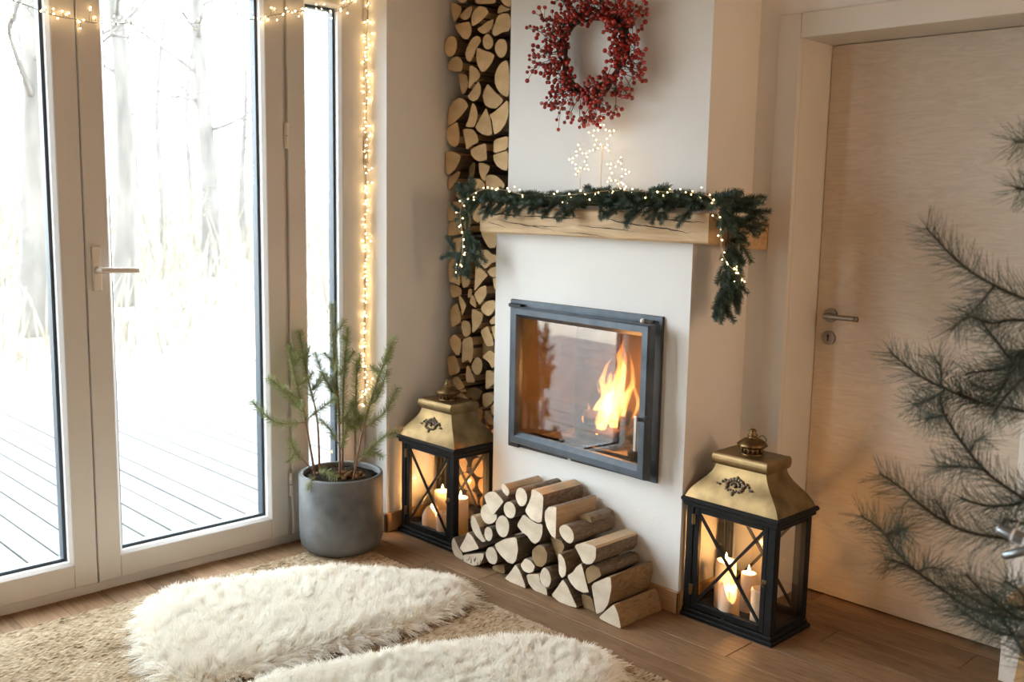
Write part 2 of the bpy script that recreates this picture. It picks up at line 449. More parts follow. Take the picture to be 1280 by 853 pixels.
# traced outlines, metres
NICHE_LOGS = [
('r',2.905,[(-3.350,2.305),(-3.284,2.297),(-3.288,2.278),(-3.305,2.271),(-3.330,2.275),(-3.347,2.286)]),
('s',2.905,[(-3.392,2.284),(-3.364,2.278),(-3.321,2.256),(-3.325,2.235),(-3.346,2.213),(-3.365,2.196),(-3.380,2.222),(-3.392,2.250)]),
('s',2.905,[(-3.257,2.255),(-3.256,2.229),(-3.268,2.208),(-3.291,2.200),(-3.316,2.204),(-3.333,2.217),(-3.321,2.231),(-3.292,2.247)]),
('s',2.925,[(-3.261,2.299),(-3.132,2.283),(-3.131,2.250),(-3.258,2.264)]),
('s',2.905,[(-3.209,2.248),(-3.169,2.237),(-3.150,2.216),(-3.184,2.192),(-3.224,2.175),(-3.253,2.169),(-3.260,2.190),(-3.258,2.211),(-3.246,2.233)]),
('r',2.905,[(-3.091,2.272),(-3.019,2.263),(-3.018,2.217),(-3.043,2.225),(-3.071,2.240)]),
('s',2.935,[(-3.133,2.211),(-3.129,2.232),(-3.110,2.246),(-3.086,2.232),(-3.051,2.222),(-3.059,2.216),(-3.097,2.214)]),
('s',2.905,[(-3.120,2.186),(-3.122,2.169),(-3.143,2.140),(-3.183,2.131),(-3.207,2.141),(-3.224,2.156),(-3.192,2.166),(-3.160,2.179)]),
('r',2.905,[(-3.104,2.191),(-3.077,2.203),(-3.020,2.199),(-3.018,2.125),(-3.064,2.127),(-3.095,2.117),(-3.118,2.114),(-3.133,2.134),(-3.119,2.156)]),
('s',2.905,[(-3.367,2.188),(-3.320,2.192),(-3.272,2.192),(-3.261,2.176),(-3.255,2.154),(-3.261,2.134),(-3.281,2.118),(-3.311,2.125),(-3.332,2.143),(-3.350,2.161)]),
('r',2.875,[(-3.344,2.138),(-3.323,2.128),(-3.312,2.103),(-3.318,2.071),(-3.339,2.051),(-3.365,2.051),(-3.386,2.061),(-3.400,2.089),(-3.392,2.121),(-3.370,2.137)]),
('s',2.905,[(-3.223,2.130),(-3.203,2.122),(-3.194,2.106),(-3.210,2.089),(-3.229,2.072),(-3.238,2.051),(-3.263,2.023),(-3.288,2.034),(-3.297,2.059),(-3.289,2.082),(-3.269,2.107),(-3.248,2.124)]),
('r',2.905,[(-3.155,2.131),(-3.130,2.115),(-3.120,2.093),(-3.125,2.073),(-3.149,2.064),(-3.174,2.072),(-3.186,2.089),(-3.187,2.115),(-3.171,2.128)]),
('r',2.905,[(-3.075,2.103),(-3.052,2.097),(-3.036,2.075),(-3.039,2.047),(-3.054,2.027),(-3.077,2.024),(-3.097,2.036),(-3.113,2.061),(-3.110,2.084),(-3.094,2.099)]),
('s',2.895,[(-3.213,2.077),(-3.195,2.075),(-3.162,2.061),(-3.126,2.052),(-3.100,2.037),(-3.113,2.012),(-3.133,1.993),(-3.157,1.977),(-3.177,1.975),(-3.193,1.987),(-3.210,2.012),(-3.216,2.045)]),
('s',2.890,[(-3.339,2.055),(-3.309,2.044),(-3.294,2.027),(-3.298,1.988),(-3.338,1.988),(-3.395,2.003),(-3.390,2.024),(-3.373,2.046)]),
('s',2.895,[(-3.256,2.009),(-3.235,2.006),(-3.206,1.991),(-3.185,1.962),(-3.193,1.951),(-3.225,1.936),(-3.262,1.910),(-3.259,1.946),(-3.257,1.978)]),
('s',2.915,[(-3.352,1.987),(-3.324,1.984),(-3.296,1.975),(-3.285,1.950),(-3.291,1.917),(-3.306,1.899),(-3.323,1.893),(-3.334,1.915),(-3.341,1.948)]),
('r',2.895,[(-3.014,2.016),(-3.008,1.863),(-3.039,1.867),(-3.071,1.886),(-3.095,1.914),(-3.102,1.951),(-3.089,1.981),(-3.062,2.008)]),
('s',2.905,[(-3.208,1.943),(-3.193,1.918),(-3.194,1.891),(-3.210,1.868),(-3.239,1.859),(-3.264,1.868),(-3.279,1.883),(-3.256,1.903)]),
('s',2.895,[(-3.142,1.927),(-3.115,1.907),(-3.091,1.887),(-3.043,1.855),(-3.054,1.840),(-3.089,1.821),(-3.125,1.825),(-3.158,1.840),(-3.173,1.876),(-3.165,1.899)]),
('s',2.895,[(-3.321,1.881),(-3.291,1.874),(-3.270,1.859),(-3.259,1.841),(-3.277,1.824),(-3.311,1.798),(-3.349,1.776),(-3.397,1.759),(-3.398,1.799),(-3.389,1.838),(-3.368,1.865)]),
('s',2.905,[(-3.243,1.857),(-3.224,1.841),(-3.211,1.811),(-3.217,1.776),(-3.233,1.752),(-3.266,1.753),(-3.290,1.758),(-3.271,1.786),(-3.261,1.816),(-3.253,1.843)]),
('s',2.895,[(-3.148,1.830),(-3.135,1.804),(-3.122,1.784),(-3.114,1.755),(-3.107,1.717),(-3.135,1.712),(-3.172,1.720),(-3.201,1.735),(-3.218,1.752),(-3.189,1.785)]),
('s',2.890,[(-3.013,1.856),(-3.007,1.792),(-3.024,1.756),(-3.054,1.728),(-3.090,1.715),(-3.098,1.732),(-3.107,1.775),(-3.125,1.799),(-3.096,1.808),(-3.053,1.831)]),
('s',2.895,[(-3.330,1.780),(-3.319,1.749),(-3.314,1.721),(-3.320,1.682),(-3.343,1.670),(-3.378,1.681),(-3.402,1.710),(-3.402,1.735),(-3.402,1.752),(-3.375,1.765)]),
('s',2.905,[(-3.307,1.746),(-3.283,1.749),(-3.241,1.745),(-3.218,1.727),(-3.201,1.691),(-3.240,1.678),(-3.282,1.658),(-3.291,1.696),(-3.302,1.727)]),
('s',2.895,[(-3.245,1.658),(-3.204,1.673),(-3.147,1.685),(-3.142,1.647),(-3.137,1.616),(-3.161,1.610),(-3.190,1.607),(-3.219,1.619),(-3.240,1.636)]),
('s',2.905,[(-3.111,1.696),(-3.023,1.712),(-3.025,1.656),(-3.112,1.639)]),
('s',2.905,[(-3.113,1.635),(-3.060,1.645),(-3.023,1.651),(-3.023,1.568),(-3.054,1.571),(-3.087,1.587),(-3.109,1.612)]),
('s',2.885,[(-3.397,1.652),(-3.375,1.655),(-3.332,1.650),(-3.293,1.634),(-3.301,1.609),(-3.326,1.578),(-3.356,1.559),(-3.378,1.552),(-3.394,1.559)]),
('d',2.955,[(-3.350,1.598),(-3.307,1.614),(-3.277,1.605),(-3.281,1.563),(-3.293,1.541),(-3.338,1.538)]),
('s',2.915,[(-3.214,1.606),(-3.171,1.600),(-3.140,1.587),(-3.149,1.567),(-3.165,1.550),(-3.169,1.523),(-3.194,1.537),(-3.209,1.562)]),
('s',2.905,[(-3.338,1.573),(-3.316,1.565),(-3.331,1.540),(-3.357,1.514),(-3.396,1.485),(-3.402,1.517),(-3.397,1.540),(-3.366,1.559)]),
('s',2.905,[(-3.305,1.514),(-3.279,1.495),(-3.251,1.464),(-3.261,1.441),(-3.295,1.413),(-3.317,1.441),(-3.352,1.466),(-3.326,1.492)]),
('s',2.905,[(-3.246,1.538),(-3.187,1.534),(-3.154,1.506),(-3.174,1.490),(-3.211,1.478),(-3.223,1.453),(-3.236,1.453),(-3.245,1.484)]),
('r',2.905,[(-3.159,1.547),(-3.134,1.554),(-3.098,1.552),(-3.066,1.536),(-3.033,1.509),(-3.049,1.490),(-3.092,1.485),(-3.151,1.490),(-3.156,1.517)]),
('s',2.915,[(-3.180,1.484),(-3.095,1.482),(-3.043,1.485),(-3.041,1.409),(-3.162,1.407)]),
('s',2.905,[(-3.400,1.436),(-3.351,1.440),(-3.317,1.435),(-3.313,1.360),(-3.381,1.348),(-3.399,1.350)]),
('s',2.905,[(-3.390,1.346),(-3.313,1.357),(-3.306,1.321),(-3.301,1.299),(-3.345,1.291),(-3.398,1.288),(-3.396,1.321)]),
('s',2.915,[(-3.302,1.410),(-3.284,1.404),(-3.260,1.376),(-3.257,1.340),(-3.287,1.299),(-3.307,1.344)]),
('s',2.915,[(-3.255,1.447),(-3.209,1.450),(-3.183,1.398),(-3.207,1.347),(-3.245,1.363)]),
('s',2.915,[(-3.202,1.325),(-3.161,1.337),(-3.095,1.334),(-3.094,1.248),(-3.142,1.243),(-3.176,1.281)]),
('s',2.895,[(-3.346,1.278),(-3.307,1.281),(-3.268,1.286),(-3.265,1.246),(-3.276,1.223),(-3.336,1.204),(-3.376,1.186),(-3.372,1.227),(-3.359,1.256)]),
('s',2.895,[(-3.332,1.201),(-3.276,1.220),(-3.279,1.188),(-3.292,1.159),(-3.309,1.129),(-3.299,1.072),(-3.348,1.080),(-3.374,1.084),(-3.382,1.130),(-3.376,1.174)]),
('s',2.905,[(-3.206,1.234),(-3.140,1.238),(-3.107,1.220),(-3.082,1.218),(-3.082,1.188),(-3.110,1.183),(-3.150,1.153),(-3.180,1.171),(-3.206,1.198)]),
('s',2.895,[(-3.202,1.164),(-3.181,1.163),(-3.135,1.140),(-3.122,1.129),(-3.151,1.106),(-3.180,1.078),(-3.209,1.053),(-3.205,1.108)]),
('s',2.905,[(-3.138,1.145),(-3.118,1.161),(-3.081,1.171),(-3.080,1.127),(-3.104,1.122),(-3.129,1.132)]),
('s',2.905,[(-3.307,1.129),(-3.246,1.104),(-3.254,1.075),(-3.293,1.061),(-3.307,1.089)]),
('s',2.905,[(-3.382,1.073),(-3.324,1.069),(-3.302,1.056),(-3.301,1.034),(-3.336,1.017),(-3.367,1.014),(-3.379,1.042)]),
('s',2.905,[(-3.104,1.118),(-3.079,1.123),(-3.078,1.077),(-3.091,1.070)]),
('s',2.895,[(-3.211,1.043),(-3.175,1.075),(-3.132,1.088),(-3.129,1.045),(-3.149,1.021),(-3.172,0.998),(-3.191,1.012)]),
('s',2.925,[(-3.281,1.057),(-3.259,1.062),(-3.255,1.039),(-3.271,1.020),(-3.284,1.019)]),
('s',2.905,[(-3.321,1.026),(-3.310,1.027),(-3.288,1.009),(-3.270,0.987),(-3.283,0.960),(-3.295,0.938),(-3.309,0.966),(-3.318,0.997)]),
('s',2.895,[(-3.318,0.995),(-3.304,0.967),(-3.290,0.918),(-3.323,0.895),(-3.354,0.880),(-3.365,0.912),(-3.368,0.947),(-3.355,0.977)]),
('s',2.925,[(-3.263,1.036),(-3.241,1.029),(-3.228,1.001),(-3.228,0.978),(-3.254,0.987),(-3.271,0.997)]),
('r',2.905,[(-3.180,0.978),(-3.164,1.002),(-3.131,1.022),(-3.082,1.027),(-3.079,0.998),(-3.101,0.968),(-3.125,0.952),(-3.155,0.960)]),
('s',2.895,[(-3.222,0.978),(-3.186,0.974),(-3.148,0.959),(-3.156,0.927),(-3.189,0.889),(-3.212,0.872),(-3.220,0.877),(-3.219,0.909),(-3.223,0.943)]),
('r',2.905,[(-3.304,0.908),(-3.291,0.920),(-3.260,0.921),(-3.241,0.912),(-3.236,0.872),(-3.250,0.854),(-3.278,0.845),(-3.296,0.865)]),
('s',2.905,[(-3.121,0.932),(-3.101,0.951),(-3.077,0.968),(-3.076,0.928),(-3.108,0.919)]),
('s',2.905,[(-3.178,0.886),(-3.129,0.913),(-3.114,0.885),(-3.094,0.853),(-3.088,0.831),(-3.131,0.820),(-3.156,0.846)]),
('s',2.915,[(-3.121,0.907),(-3.087,0.918),(-3.085,0.830),(-3.097,0.843)]),
('s',2.895,[(-3.371,0.831),(-3.335,0.856),(-3.286,0.832),(-3.299,0.763),(-3.325,0.762),(-3.357,0.788)]),
('s',2.895,[(-3.284,0.835),(-3.222,0.859),(-3.208,0.814),(-3.216,0.750),(-3.228,0.734),(-3.242,0.752),(-3.287,0.728),(-3.283,0.782)]),
('d',2.945,[(-3.255,0.816),(-3.234,0.845),(-3.200,0.828),(-3.161,0.810),(-3.199,0.788),(-3.254,0.766)]),
('s',2.905,[(-3.167,0.772),(-3.114,0.810),(-3.079,0.795),(-3.079,0.743),(-3.100,0.729),(-3.121,0.755)]),
('s',2.895,[(-3.388,0.743),(-3.361,0.754),(-3.325,0.756),(-3.293,0.693),(-3.315,0.678),(-3.369,0.661)]),
('r',2.895,[(-3.178,0.772),(-3.152,0.761),(-3.147,0.730),(-3.163,0.696),(-3.189,0.689),(-3.215,0.703),(-3.221,0.732),(-3.199,0.763)]),
('s',2.905,[(-3.265,0.713),(-3.254,0.726),(-3.230,0.697),(-3.203,0.654),(-3.264,0.645),(-3.269,0.677)]),
('s',2.905,[(-3.137,0.716),(-3.108,0.721),(-3.077,0.708),(-3.076,0.675),(-3.106,0.648),(-3.139,0.631),(-3.140,0.689)]),
('s',2.905,[(-3.357,0.650),(-3.326,0.666),(-3.299,0.649),(-3.272,0.623),(-3.307,0.603),(-3.339,0.614)]),
('d',2.935,[(-3.306,0.609),(-3.236,0.625),(-3.189,0.615),(-3.209,0.576),(-3.244,0.562),(-3.283,0.576)]),
('s',2.905,[(-3.160,0.608),(-3.118,0.623),(-3.085,0.619),(-3.088,0.584),(-3.133,0.551),(-3.155,0.559)]),
('s',2.905,[(-3.206,0.542),(-3.150,0.541),(-3.162,0.488),(-3.183,0.490),(-3.201,0.516)]),
('s',2.905,[(-3.140,0.543),(-3.092,0.520),(-3.073,0.480),(-3.115,0.484),(-3.145,0.502)]),
('s',2.905,[(-3.104,0.562),(-3.074,0.589),(-3.073,0.526),(-3.095,0.528)]),
('s',2.905,[(-3.174,0.462),(-3.115,0.478),(-3.112,0.432),(-3.134,0.404),(-3.173,0.409)]),
('s',2.905,[(-3.098,0.464),(-3.071,0.471),(-3.070,0.388),(-3.100,0.382)]),
('s',2.915,[(-3.337,0.589),(-3.292,0.590),(-3.261,0.570),(-3.225,0.529),(-3.255,0.506),(-3.317,0.514)]),
]
PILE_LOGS = [
('s',2.605,0.20,[(-2.715,0.356),(-2.700,0.363),(-2.678,0.349),(-2.670,0.336),(-2.680,0.317),(-2.699,0.322),(-2.712,0.334)]),
('r',2.585,0.20,[(-2.592,0.379),(-2.567,0.374),(-2.551,0.349),(-2.560,0.317),(-2.585,0.301),(-2.605,0.310),(-2.619,0.337),(-2.612,0.364)]),
('s',2.575,0.22,[(-2.523,0.386),(-2.503,0.390),(-2.459,0.377),(-2.462,0.318),(-2.466,0.274),(-2.485,0.266),(-2.524,0.270),(-2.557,0.295),(-2.536,0.333),(-2.524,0.364)]),
('s',2.575,0.20,[(-2.783,0.303),(-2.757,0.324),(-2.720,0.334),(-2.688,0.319),(-2.669,0.305),(-2.697,0.272),(-2.728,0.235),(-2.755,0.255),(-2.772,0.281)]),
('r',2.605,0.18,[(-2.815,0.253),(-2.793,0.262),(-2.761,0.258),(-2.733,0.220),(-2.749,0.197),(-2.781,0.179),(-2.814,0.180),(-2.834,0.206),(-2.831,0.234)]),
('r',2.575,0.20,[(-2.641,0.315),(-2.616,0.310),(-2.602,0.288),(-2.609,0.260),(-2.629,0.246),(-2.655,0.249),(-2.673,0.271),(-2.667,0.298)]),
('r',2.575,0.20,[(-2.676,0.251),(-2.650,0.246),(-2.635,0.221),(-2.643,0.181),(-2.663,0.162),(-2.690,0.162),(-2.711,0.182),(-2.714,0.212),(-2.699,0.238)]),
('s',2.575,0.20,[(-2.853,0.208),(-2.831,0.202),(-2.808,0.173),(-2.786,0.137),(-2.766,0.121),(-2.785,0.111),(-2.824,0.127),(-2.852,0.154),(-2.859,0.183)]),
('r',2.575,0.20,[(-2.754,0.187),(-2.732,0.177),(-2.728,0.152),(-2.742,0.127),(-2.764,0.125),(-2.777,0.143),(-2.775,0.170)]),
('s',2.580,0.20,[(-2.603,0.227),(-2.569,0.280),(-2.529,0.268),(-2.499,0.261),(-2.466,0.266),(-2.465,0.230),(-2.478,0.198),(-2.502,0.179),(-2.522,0.182),(-2.547,0.201),(-2.577,0.208)]),
('s',2.575,0.22,[(-2.401,0.350),(-2.394,0.348),(-2.394,0.288),(-2.394,0.228),(-2.416,0.233),(-2.440,0.259),(-2.453,0.291),(-2.452,0.320),(-2.433,0.342)]),
('r',2.575,0.22,[(-2.352,0.297),(-2.325,0.292),(-2.306,0.272),(-2.305,0.245),(-2.322,0.228),(-2.350,0.233),(-2.376,0.254),(-2.380,0.278)]),
('d',2.665,0.13,[(-2.345,0.316),(-2.325,0.317),(-2.309,0.311),(-2.301,0.297),(-2.312,0.277),(-2.339,0.265),(-2.362,0.264),(-2.373,0.279),(-2.366,0.301)]),
('s',2.585,0.20,[(-2.971,0.084),(-2.941,0.048),(-2.915,0.027),(-2.912,0.001),(-2.935,0.001),(-2.964,0.006),(-2.982,0.033),(-2.983,0.064)]),
('s',2.575,0.20,[(-2.874,0.134),(-2.846,0.122),(-2.818,0.095),(-2.805,0.081),(-2.856,0.057),(-2.901,0.039),(-2.924,0.051),(-2.896,0.094)]),
('s',2.575,0.20,[(-2.907,0.028),(-2.776,0.072),(-2.781,0.047),(-2.800,0.015),(-2.838,0.001),(-2.872,0.001),(-2.898,0.003)]),
('r',2.575,0.20,[(-2.742,0.108),(-2.715,0.107),(-2.698,0.078),(-2.703,0.050),(-2.724,0.037),(-2.751,0.040),(-2.770,0.065),(-2.763,0.090)]),
('s',2.575,0.20,[(-2.718,0.123),(-2.663,0.159),(-2.597,0.185),(-2.586,0.138),(-2.595,0.091),(-2.614,0.071),(-2.640,0.069),(-2.682,0.086),(-2.709,0.105)]),
('d',2.605,0.18,[(-2.761,0.014),(-2.697,0.044),(-2.686,0.009),(-2.696,0.001),(-2.733,0.001),(-2.758,0.001)]),
('s',2.565,0.20,[(-2.589,0.081),(-2.563,0.058),(-2.539,0.021),(-2.531,0.001),(-2.561,0.001),(-2.612,0.001),(-2.649,0.007),(-2.629,0.028),(-2.609,0.053)]),
('d',2.575,0.20,[(-2.482,0.184),(-2.453,0.185),(-2.433,0.162),(-2.437,0.128),(-2.461,0.102),(-2.490,0.099),(-2.513,0.122),(-2.513,0.154)]),
('s',2.575,0.20,[(-2.550,0.113),(-2.520,0.112),(-2.495,0.097),(-2.504,0.073),(-2.528,0.059),(-2.558,0.061),(-2.574,0.079)]),
('s',2.575,0.20,[(-2.542,0.051),(-2.473,0.072),(-2.467,0.039),(-2.433,0.028),(-2.427,0.001),(-2.461,0.001),(-2.500,0.001),(-2.531,0.021)]),
('r',2.563,0.20,[(-2.434,0.116),(-2.410,0.103),(-2.399,0.074),(-2.408,0.046),(-2.426,0.036),(-2.451,0.044),(-2.461,0.066),(-2.452,0.098)]),
('d',2.615,0.17,[(-2.465,0.209),(-2.405,0.213),(-2.386,0.193),(-2.395,0.170),(-2.418,0.158),(-2.408,0.134),(-2.421,0.119),(-2.446,0.145),(-2.464,0.176)]),
('s',2.575,0.20,[(-2.381,0.179),(-2.367,0.180),(-2.348,0.164),(-2.338,0.135),(-2.341,0.105),(-2.359,0.089),(-2.374,0.103),(-2.377,0.134)]),
('s',2.575,0.20,[(-2.268,0.173),(-2.256,0.151),(-2.242,0.110),(-2.223,0.077),(-2.253,0.065),(-2.289,0.068),(-2.317,0.084),(-2.334,0.106),(-2.305,0.130),(-2.292,0.151)]),
('s',2.565,0.20,[(-2.345,0.094),(-2.322,0.075),(-2.298,0.043),(-2.269,0.006),(-2.314,0.001),(-2.361,0.001),(-2.401,0.015),(-2.372,0.053)]),
('s',2.565,0.23,[(-2.295,0.233),(-2.251,0.257),(-2.190,0.256),(-2.191,0.213),(-2.209,0.188),(-2.231,0.180),(-2.253,0.182),(-2.267,0.202)]),
('d',2.580,0.22,[(-2.218,0.181),(-2.187,0.176),(-2.175,0.152),(-2.198,0.132),(-2.241,0.099),(-2.253,0.126),(-2.248,0.156)]),
('s',2.565,0.23,[(-2.210,0.115),(-2.122,0.172),(-2.115,0.129),(-2.127,0.068),(-2.149,0.032),(-2.182,0.010),(-2.196,0.061)]),
('s',2.555,0.23,[(-2.095,0.081),(-2.074,0.050),(-2.058,0.001),(-2.098,0.001),(-2.164,0.006),(-2.135,0.040)]),
('d',2.595,0.20,[(-2.306,0.029),(-2.269,0.052),(-2.231,0.052),(-2.211,0.001),(-2.201,0.001),(-2.253,0.001),(-2.286,0.001)]),
]
SPRUCE_BRANCHES = [
(0.30,[(-3.348,2.292,0.311),(-3.351,2.289,0.620),(-3.364,2.276,0.822),(-3.368,2.272,1.022)]),
(0.42,[(-3.383,2.328,0.325),(-3.378,2.332,0.679),(-3.365,2.345,0.924)]),
(0.50,[(-3.450,2.260,0.309),(-3.455,2.254,0.539),(-3.482,2.227,0.717),(-3.505,2.204,0.906)]),
(0.42,[(-3.376,2.192,0.316),(-3.403,2.166,0.547),(-3.429,2.139,0.721),(-3.446,2.121,0.853)]),
(0.10,[(-3.394,2.160,0.549),(-3.478,2.075,0.547),(-3.546,2.006,0.632)]),
(0.10,[(-3.429,2.167,0.583),(-3.484,2.111,0.676),(-3.525,2.070,0.722)]),
(0.10,[(-3.381,2.159,0.565),(-3.339,2.202,0.613),(-3.300,2.241,0.654)]),
(0.40,[(-3.269,2.302,0.312),(-3.240,2.330,0.524),(-3.198,2.373,0.727),(-3.152,2.420,0.901)]),
(0.10,[(-3.232,2.325,0.527),(-3.172,2.386,0.596),(-3.135,2.423,0.697)]),
(0.35,[(-3.305,2.336,0.333),(-3.303,2.338,0.553),(-3.299,2.342,0.797)]),
(0.20,[(-3.259,2.311,0.374),(-3.189,2.382,0.485),(-3.147,2.425,0.513)]),
(0.20,[(-3.368,2.300,0.629),(-3.410,2.258,0.724),(-3.434,2.233,0.824)]),
(0.40,[(-3.369,2.185,0.346),(-3.423,2.131,0.426),(-3.436,2.117,0.480)]),
(0.10,[(-3.414,2.125,0.429),(-3.424,2.116,0.408),(-3.433,2.106,0.388)]),
(0.10,[(-3.315,2.155,0.356),(-3.287,2.183,0.364),(-3.257,2.214,0.338)]),
(0.10,[(-3.298,2.144,0.349),(-3.307,2.135,0.335),(-3.320,2.122,0.294)]),
(0.15,[(-3.349,2.291,0.442),(-3.385,2.255,0.523),(-3.408,2.231,0.550)]),
(0.10,[(-3.333,2.279,0.529),(-3.307,2.306,0.584),(-3.288,2.325,0.625)]),
(0.10,[(-3.251,2.333,0.508),(-3.270,2.315,0.562),(-3.282,2.302,0.636)]),
(0.10,[(-3.324,2.274,0.422),(-3.308,2.290,0.491),(-3.298,2.300,0.559)]),
(0.10,[(-3.246,2.367,0.613),(-3.222,2.391,0.654),(-3.194,2.419,0.763)]),
(0.10,[(-3.353,2.287,0.647),(-3.374,2.265,0.674),(-3.386,2.253,0.741)]),
(0.20,[(-3.259,2.311,0.401),(-3.217,2.354,0.430),(-3.184,2.387,0.410)]),
]
PINE_BRANCHES = [
(0.02,[(-0.661,2.050,1.271),(-0.749,2.054,1.300),(-0.824,2.068,1.338),(-0.908,2.090,1.407)]),
(0.02,[(-0.740,2.030,1.302),(-0.775,2.040,1.254),(-0.831,2.070,1.203)]),
(0.02,[(-0.659,2.100,1.047),(-0.766,2.100,1.054),(-0.832,2.098,1.069),(-0.901,2.097,1.093),(-0.970,2.094,1.137)]),
(0.02,[(-0.837,2.070,1.075),(-0.871,2.084,1.047),(-0.923,2.126,1.023)]),
(0.02,[(-0.840,2.060,1.082),(-0.842,2.058,1.119),(-0.856,2.054,1.145)]),
(0.30,[(-0.618,2.020,0.885),(-0.653,2.021,0.897),(-0.726,2.024,0.934),(-0.785,2.029,0.991),(-0.824,2.036,1.040),(-0.834,2.045,1.070)]),
(0.02,[(-0.717,2.000,0.941),(-0.757,2.014,0.937),(-0.832,2.056,0.916)]),
(0.02,[(-0.753,2.010,0.968),(-0.745,2.016,0.992),(-0.735,2.035,1.000)]),
(0.02,[(-0.807,2.020,1.035),(-0.831,2.034,1.025),(-0.871,2.076,1.007)]),
(0.30,[(-0.600,1.980,0.825),(-0.631,1.978,0.826),(-0.722,1.972,0.819),(-0.779,1.963,0.834),(-0.829,1.950,0.865),(-0.842,1.932,0.885),(-0.888,1.912,0.915)]),
(0.02,[(-0.764,1.970,0.827),(-0.784,1.972,0.853),(-0.802,1.979,0.870)]),
(0.25,[(-0.593,2.000,0.662),(-0.625,2.001,0.662),(-0.721,2.005,0.653),(-0.777,2.010,0.671),(-0.847,2.018,0.696),(-0.896,2.029,0.723),(-0.934,2.041,0.754),(-0.992,2.056,0.771)]),
(0.02,[(-0.835,1.990,0.706),(-0.859,1.981,0.716),(-0.884,1.953,0.725)]),
(0.02,[(-0.825,1.990,0.707),(-0.803,1.988,0.721),(-0.771,1.984,0.726)]),
(0.02,[(-0.909,2.000,0.760),(-0.877,1.979,0.782),(-0.827,1.916,0.814)]),
(0.10,[(-0.582,1.960,0.690),(-0.619,1.956,0.682),(-0.677,1.943,0.715),(-0.709,1.923,0.751)]),
(0.10,[(-0.584,1.980,0.643),(-0.637,1.984,0.632),(-0.691,1.998,0.628),(-0.762,2.020,0.645)]),
(0.10,[(-0.601,1.970,0.704),(-0.662,1.974,0.680),(-0.717,1.988,0.682),(-0.770,2.010,0.687)]),
(0.30,[(-0.634,2.040,0.905),(-0.663,2.041,0.879),(-0.723,2.044,0.859),(-0.779,2.049,0.862)]),
(0.02,[(-0.663,2.080,1.176),(-0.706,2.084,1.141),(-0.755,2.098,1.057),(-0.828,2.120,1.066)]),
(0.02,[(-0.674,2.120,1.155),(-0.714,2.124,1.165),(-0.754,2.138,1.080),(-0.817,2.160,1.080)]),
(0.02,[(-0.664,2.090,1.143),(-0.708,2.094,1.142),(-0.761,2.108,1.189),(-0.805,2.130,1.229)]),
(0.02,[(-0.683,2.110,1.122),(-0.715,2.114,1.139),(-0.762,2.128,1.122),(-0.824,2.150,1.104)]),
(0.02,[(-0.661,2.060,1.232),(-0.711,2.056,1.235),(-0.747,2.043,1.226),(-0.776,2.023,1.238)]),
(0.02,[(-0.649,2.050,1.134),(-0.696,2.033,1.097),(-0.706,1.982,1.055)]),
(0.02,[(-0.702,2.140,1.577),(-0.726,2.123,1.580),(-0.741,2.072,1.578)]),
(0.02,[(-0.694,2.140,1.484),(-0.718,2.123,1.487),(-0.731,2.072,1.489)]),
(0.10,[(-0.585,2.000,0.572),(-0.639,2.004,0.625),(-0.667,2.018,0.648),(-0.690,2.040,0.676)]),
(0.30,[(-0.581,1.950,0.716),(-0.616,1.933,0.745),(-0.624,1.882,0.773)]),
(0.10,[(-0.612,2.000,0.883),(-0.633,2.004,0.853),(-0.675,2.018,0.848),(-0.693,2.040,0.820)]),
]

# ------------------------------------------------------------------ the room shell
BACK = 3.155       # back wall face
LEFT = -3.405      # left wall face
CX0, CX1 = -2.982, -2.012   # chimney breast
CYL, CYU = 2.809, 2.87      # its lower and upper front
CEIL = 2.55
RIGHT, FRONT = 1.9, -2.9

def struct(name, mb, mat, label, cat, smooth=False):
    return tag(mb.build(name, mat, None, smooth), label, cat, None, 'structure')

DX0, DX1, DTOP, DY = -1.845, -1.035, 2.012, 3.36    # wooden door opening
w = MB()
w.box(LEFT-.3, DX0-.02, BACK, BACK+.3, -.05, CEIL); w.box(DX1+.02, RIGHT, BACK, BACK+.3, -.05, CEIL)
w.box(DX0-.02, DX1+.02, BACK, BACK+.3, DTOP+.02, CEIL)
w.box(DX0-.02, DX1+.02, BACK+.29, BACK+.3, -.05, DTOP+.02)
struct('wall_back', w, M['plaster'], 'white plastered back wall holding the wooden door', 'wall')

w = MB()
w.box(LEFT-.34, LEFT, 2.572, BACK+.3, -.05, CEIL)
w.box(LEFT-.34, LEFT, .17-.0, 2.572, 2.34, CEIL)
w.box(LEFT-.34, LEFT, -.5, .17, -.05, CEIL)
w.box(LEFT-.34, LEFT, -2.5, -.5, 2.3, CEIL)
w.box(LEFT-.34, LEFT, FRONT-.3, -2.5, -.05, CEIL)
struct('wall_left', w, M['plaster'], 'white plastered wall around the glazed garden doors', 'wall')
w = MB(); w.box(RIGHT, RIGHT+.2, FRONT, BACK+.3, -.05, CEIL)
struct('wall_right', w, M['tanwall'], 'tan plastered wall opposite the garden doors', 'wall')
w = MB(); w.box(LEFT-.34, RIGHT+.2, FRONT-.2, FRONT, -.05, CEIL)
struct('wall_front', w, M['tanwall'], 'tan plastered wall facing the fireplace', 'wall')
w = MB(); w.box(LEFT-.34, RIGHT+.2, FRONT-.2, BACK+.3, CEIL, CEIL+.15)
struct('ceiling', w, M['ceiling'], 'boarded timber ceiling over the room', 'ceiling')

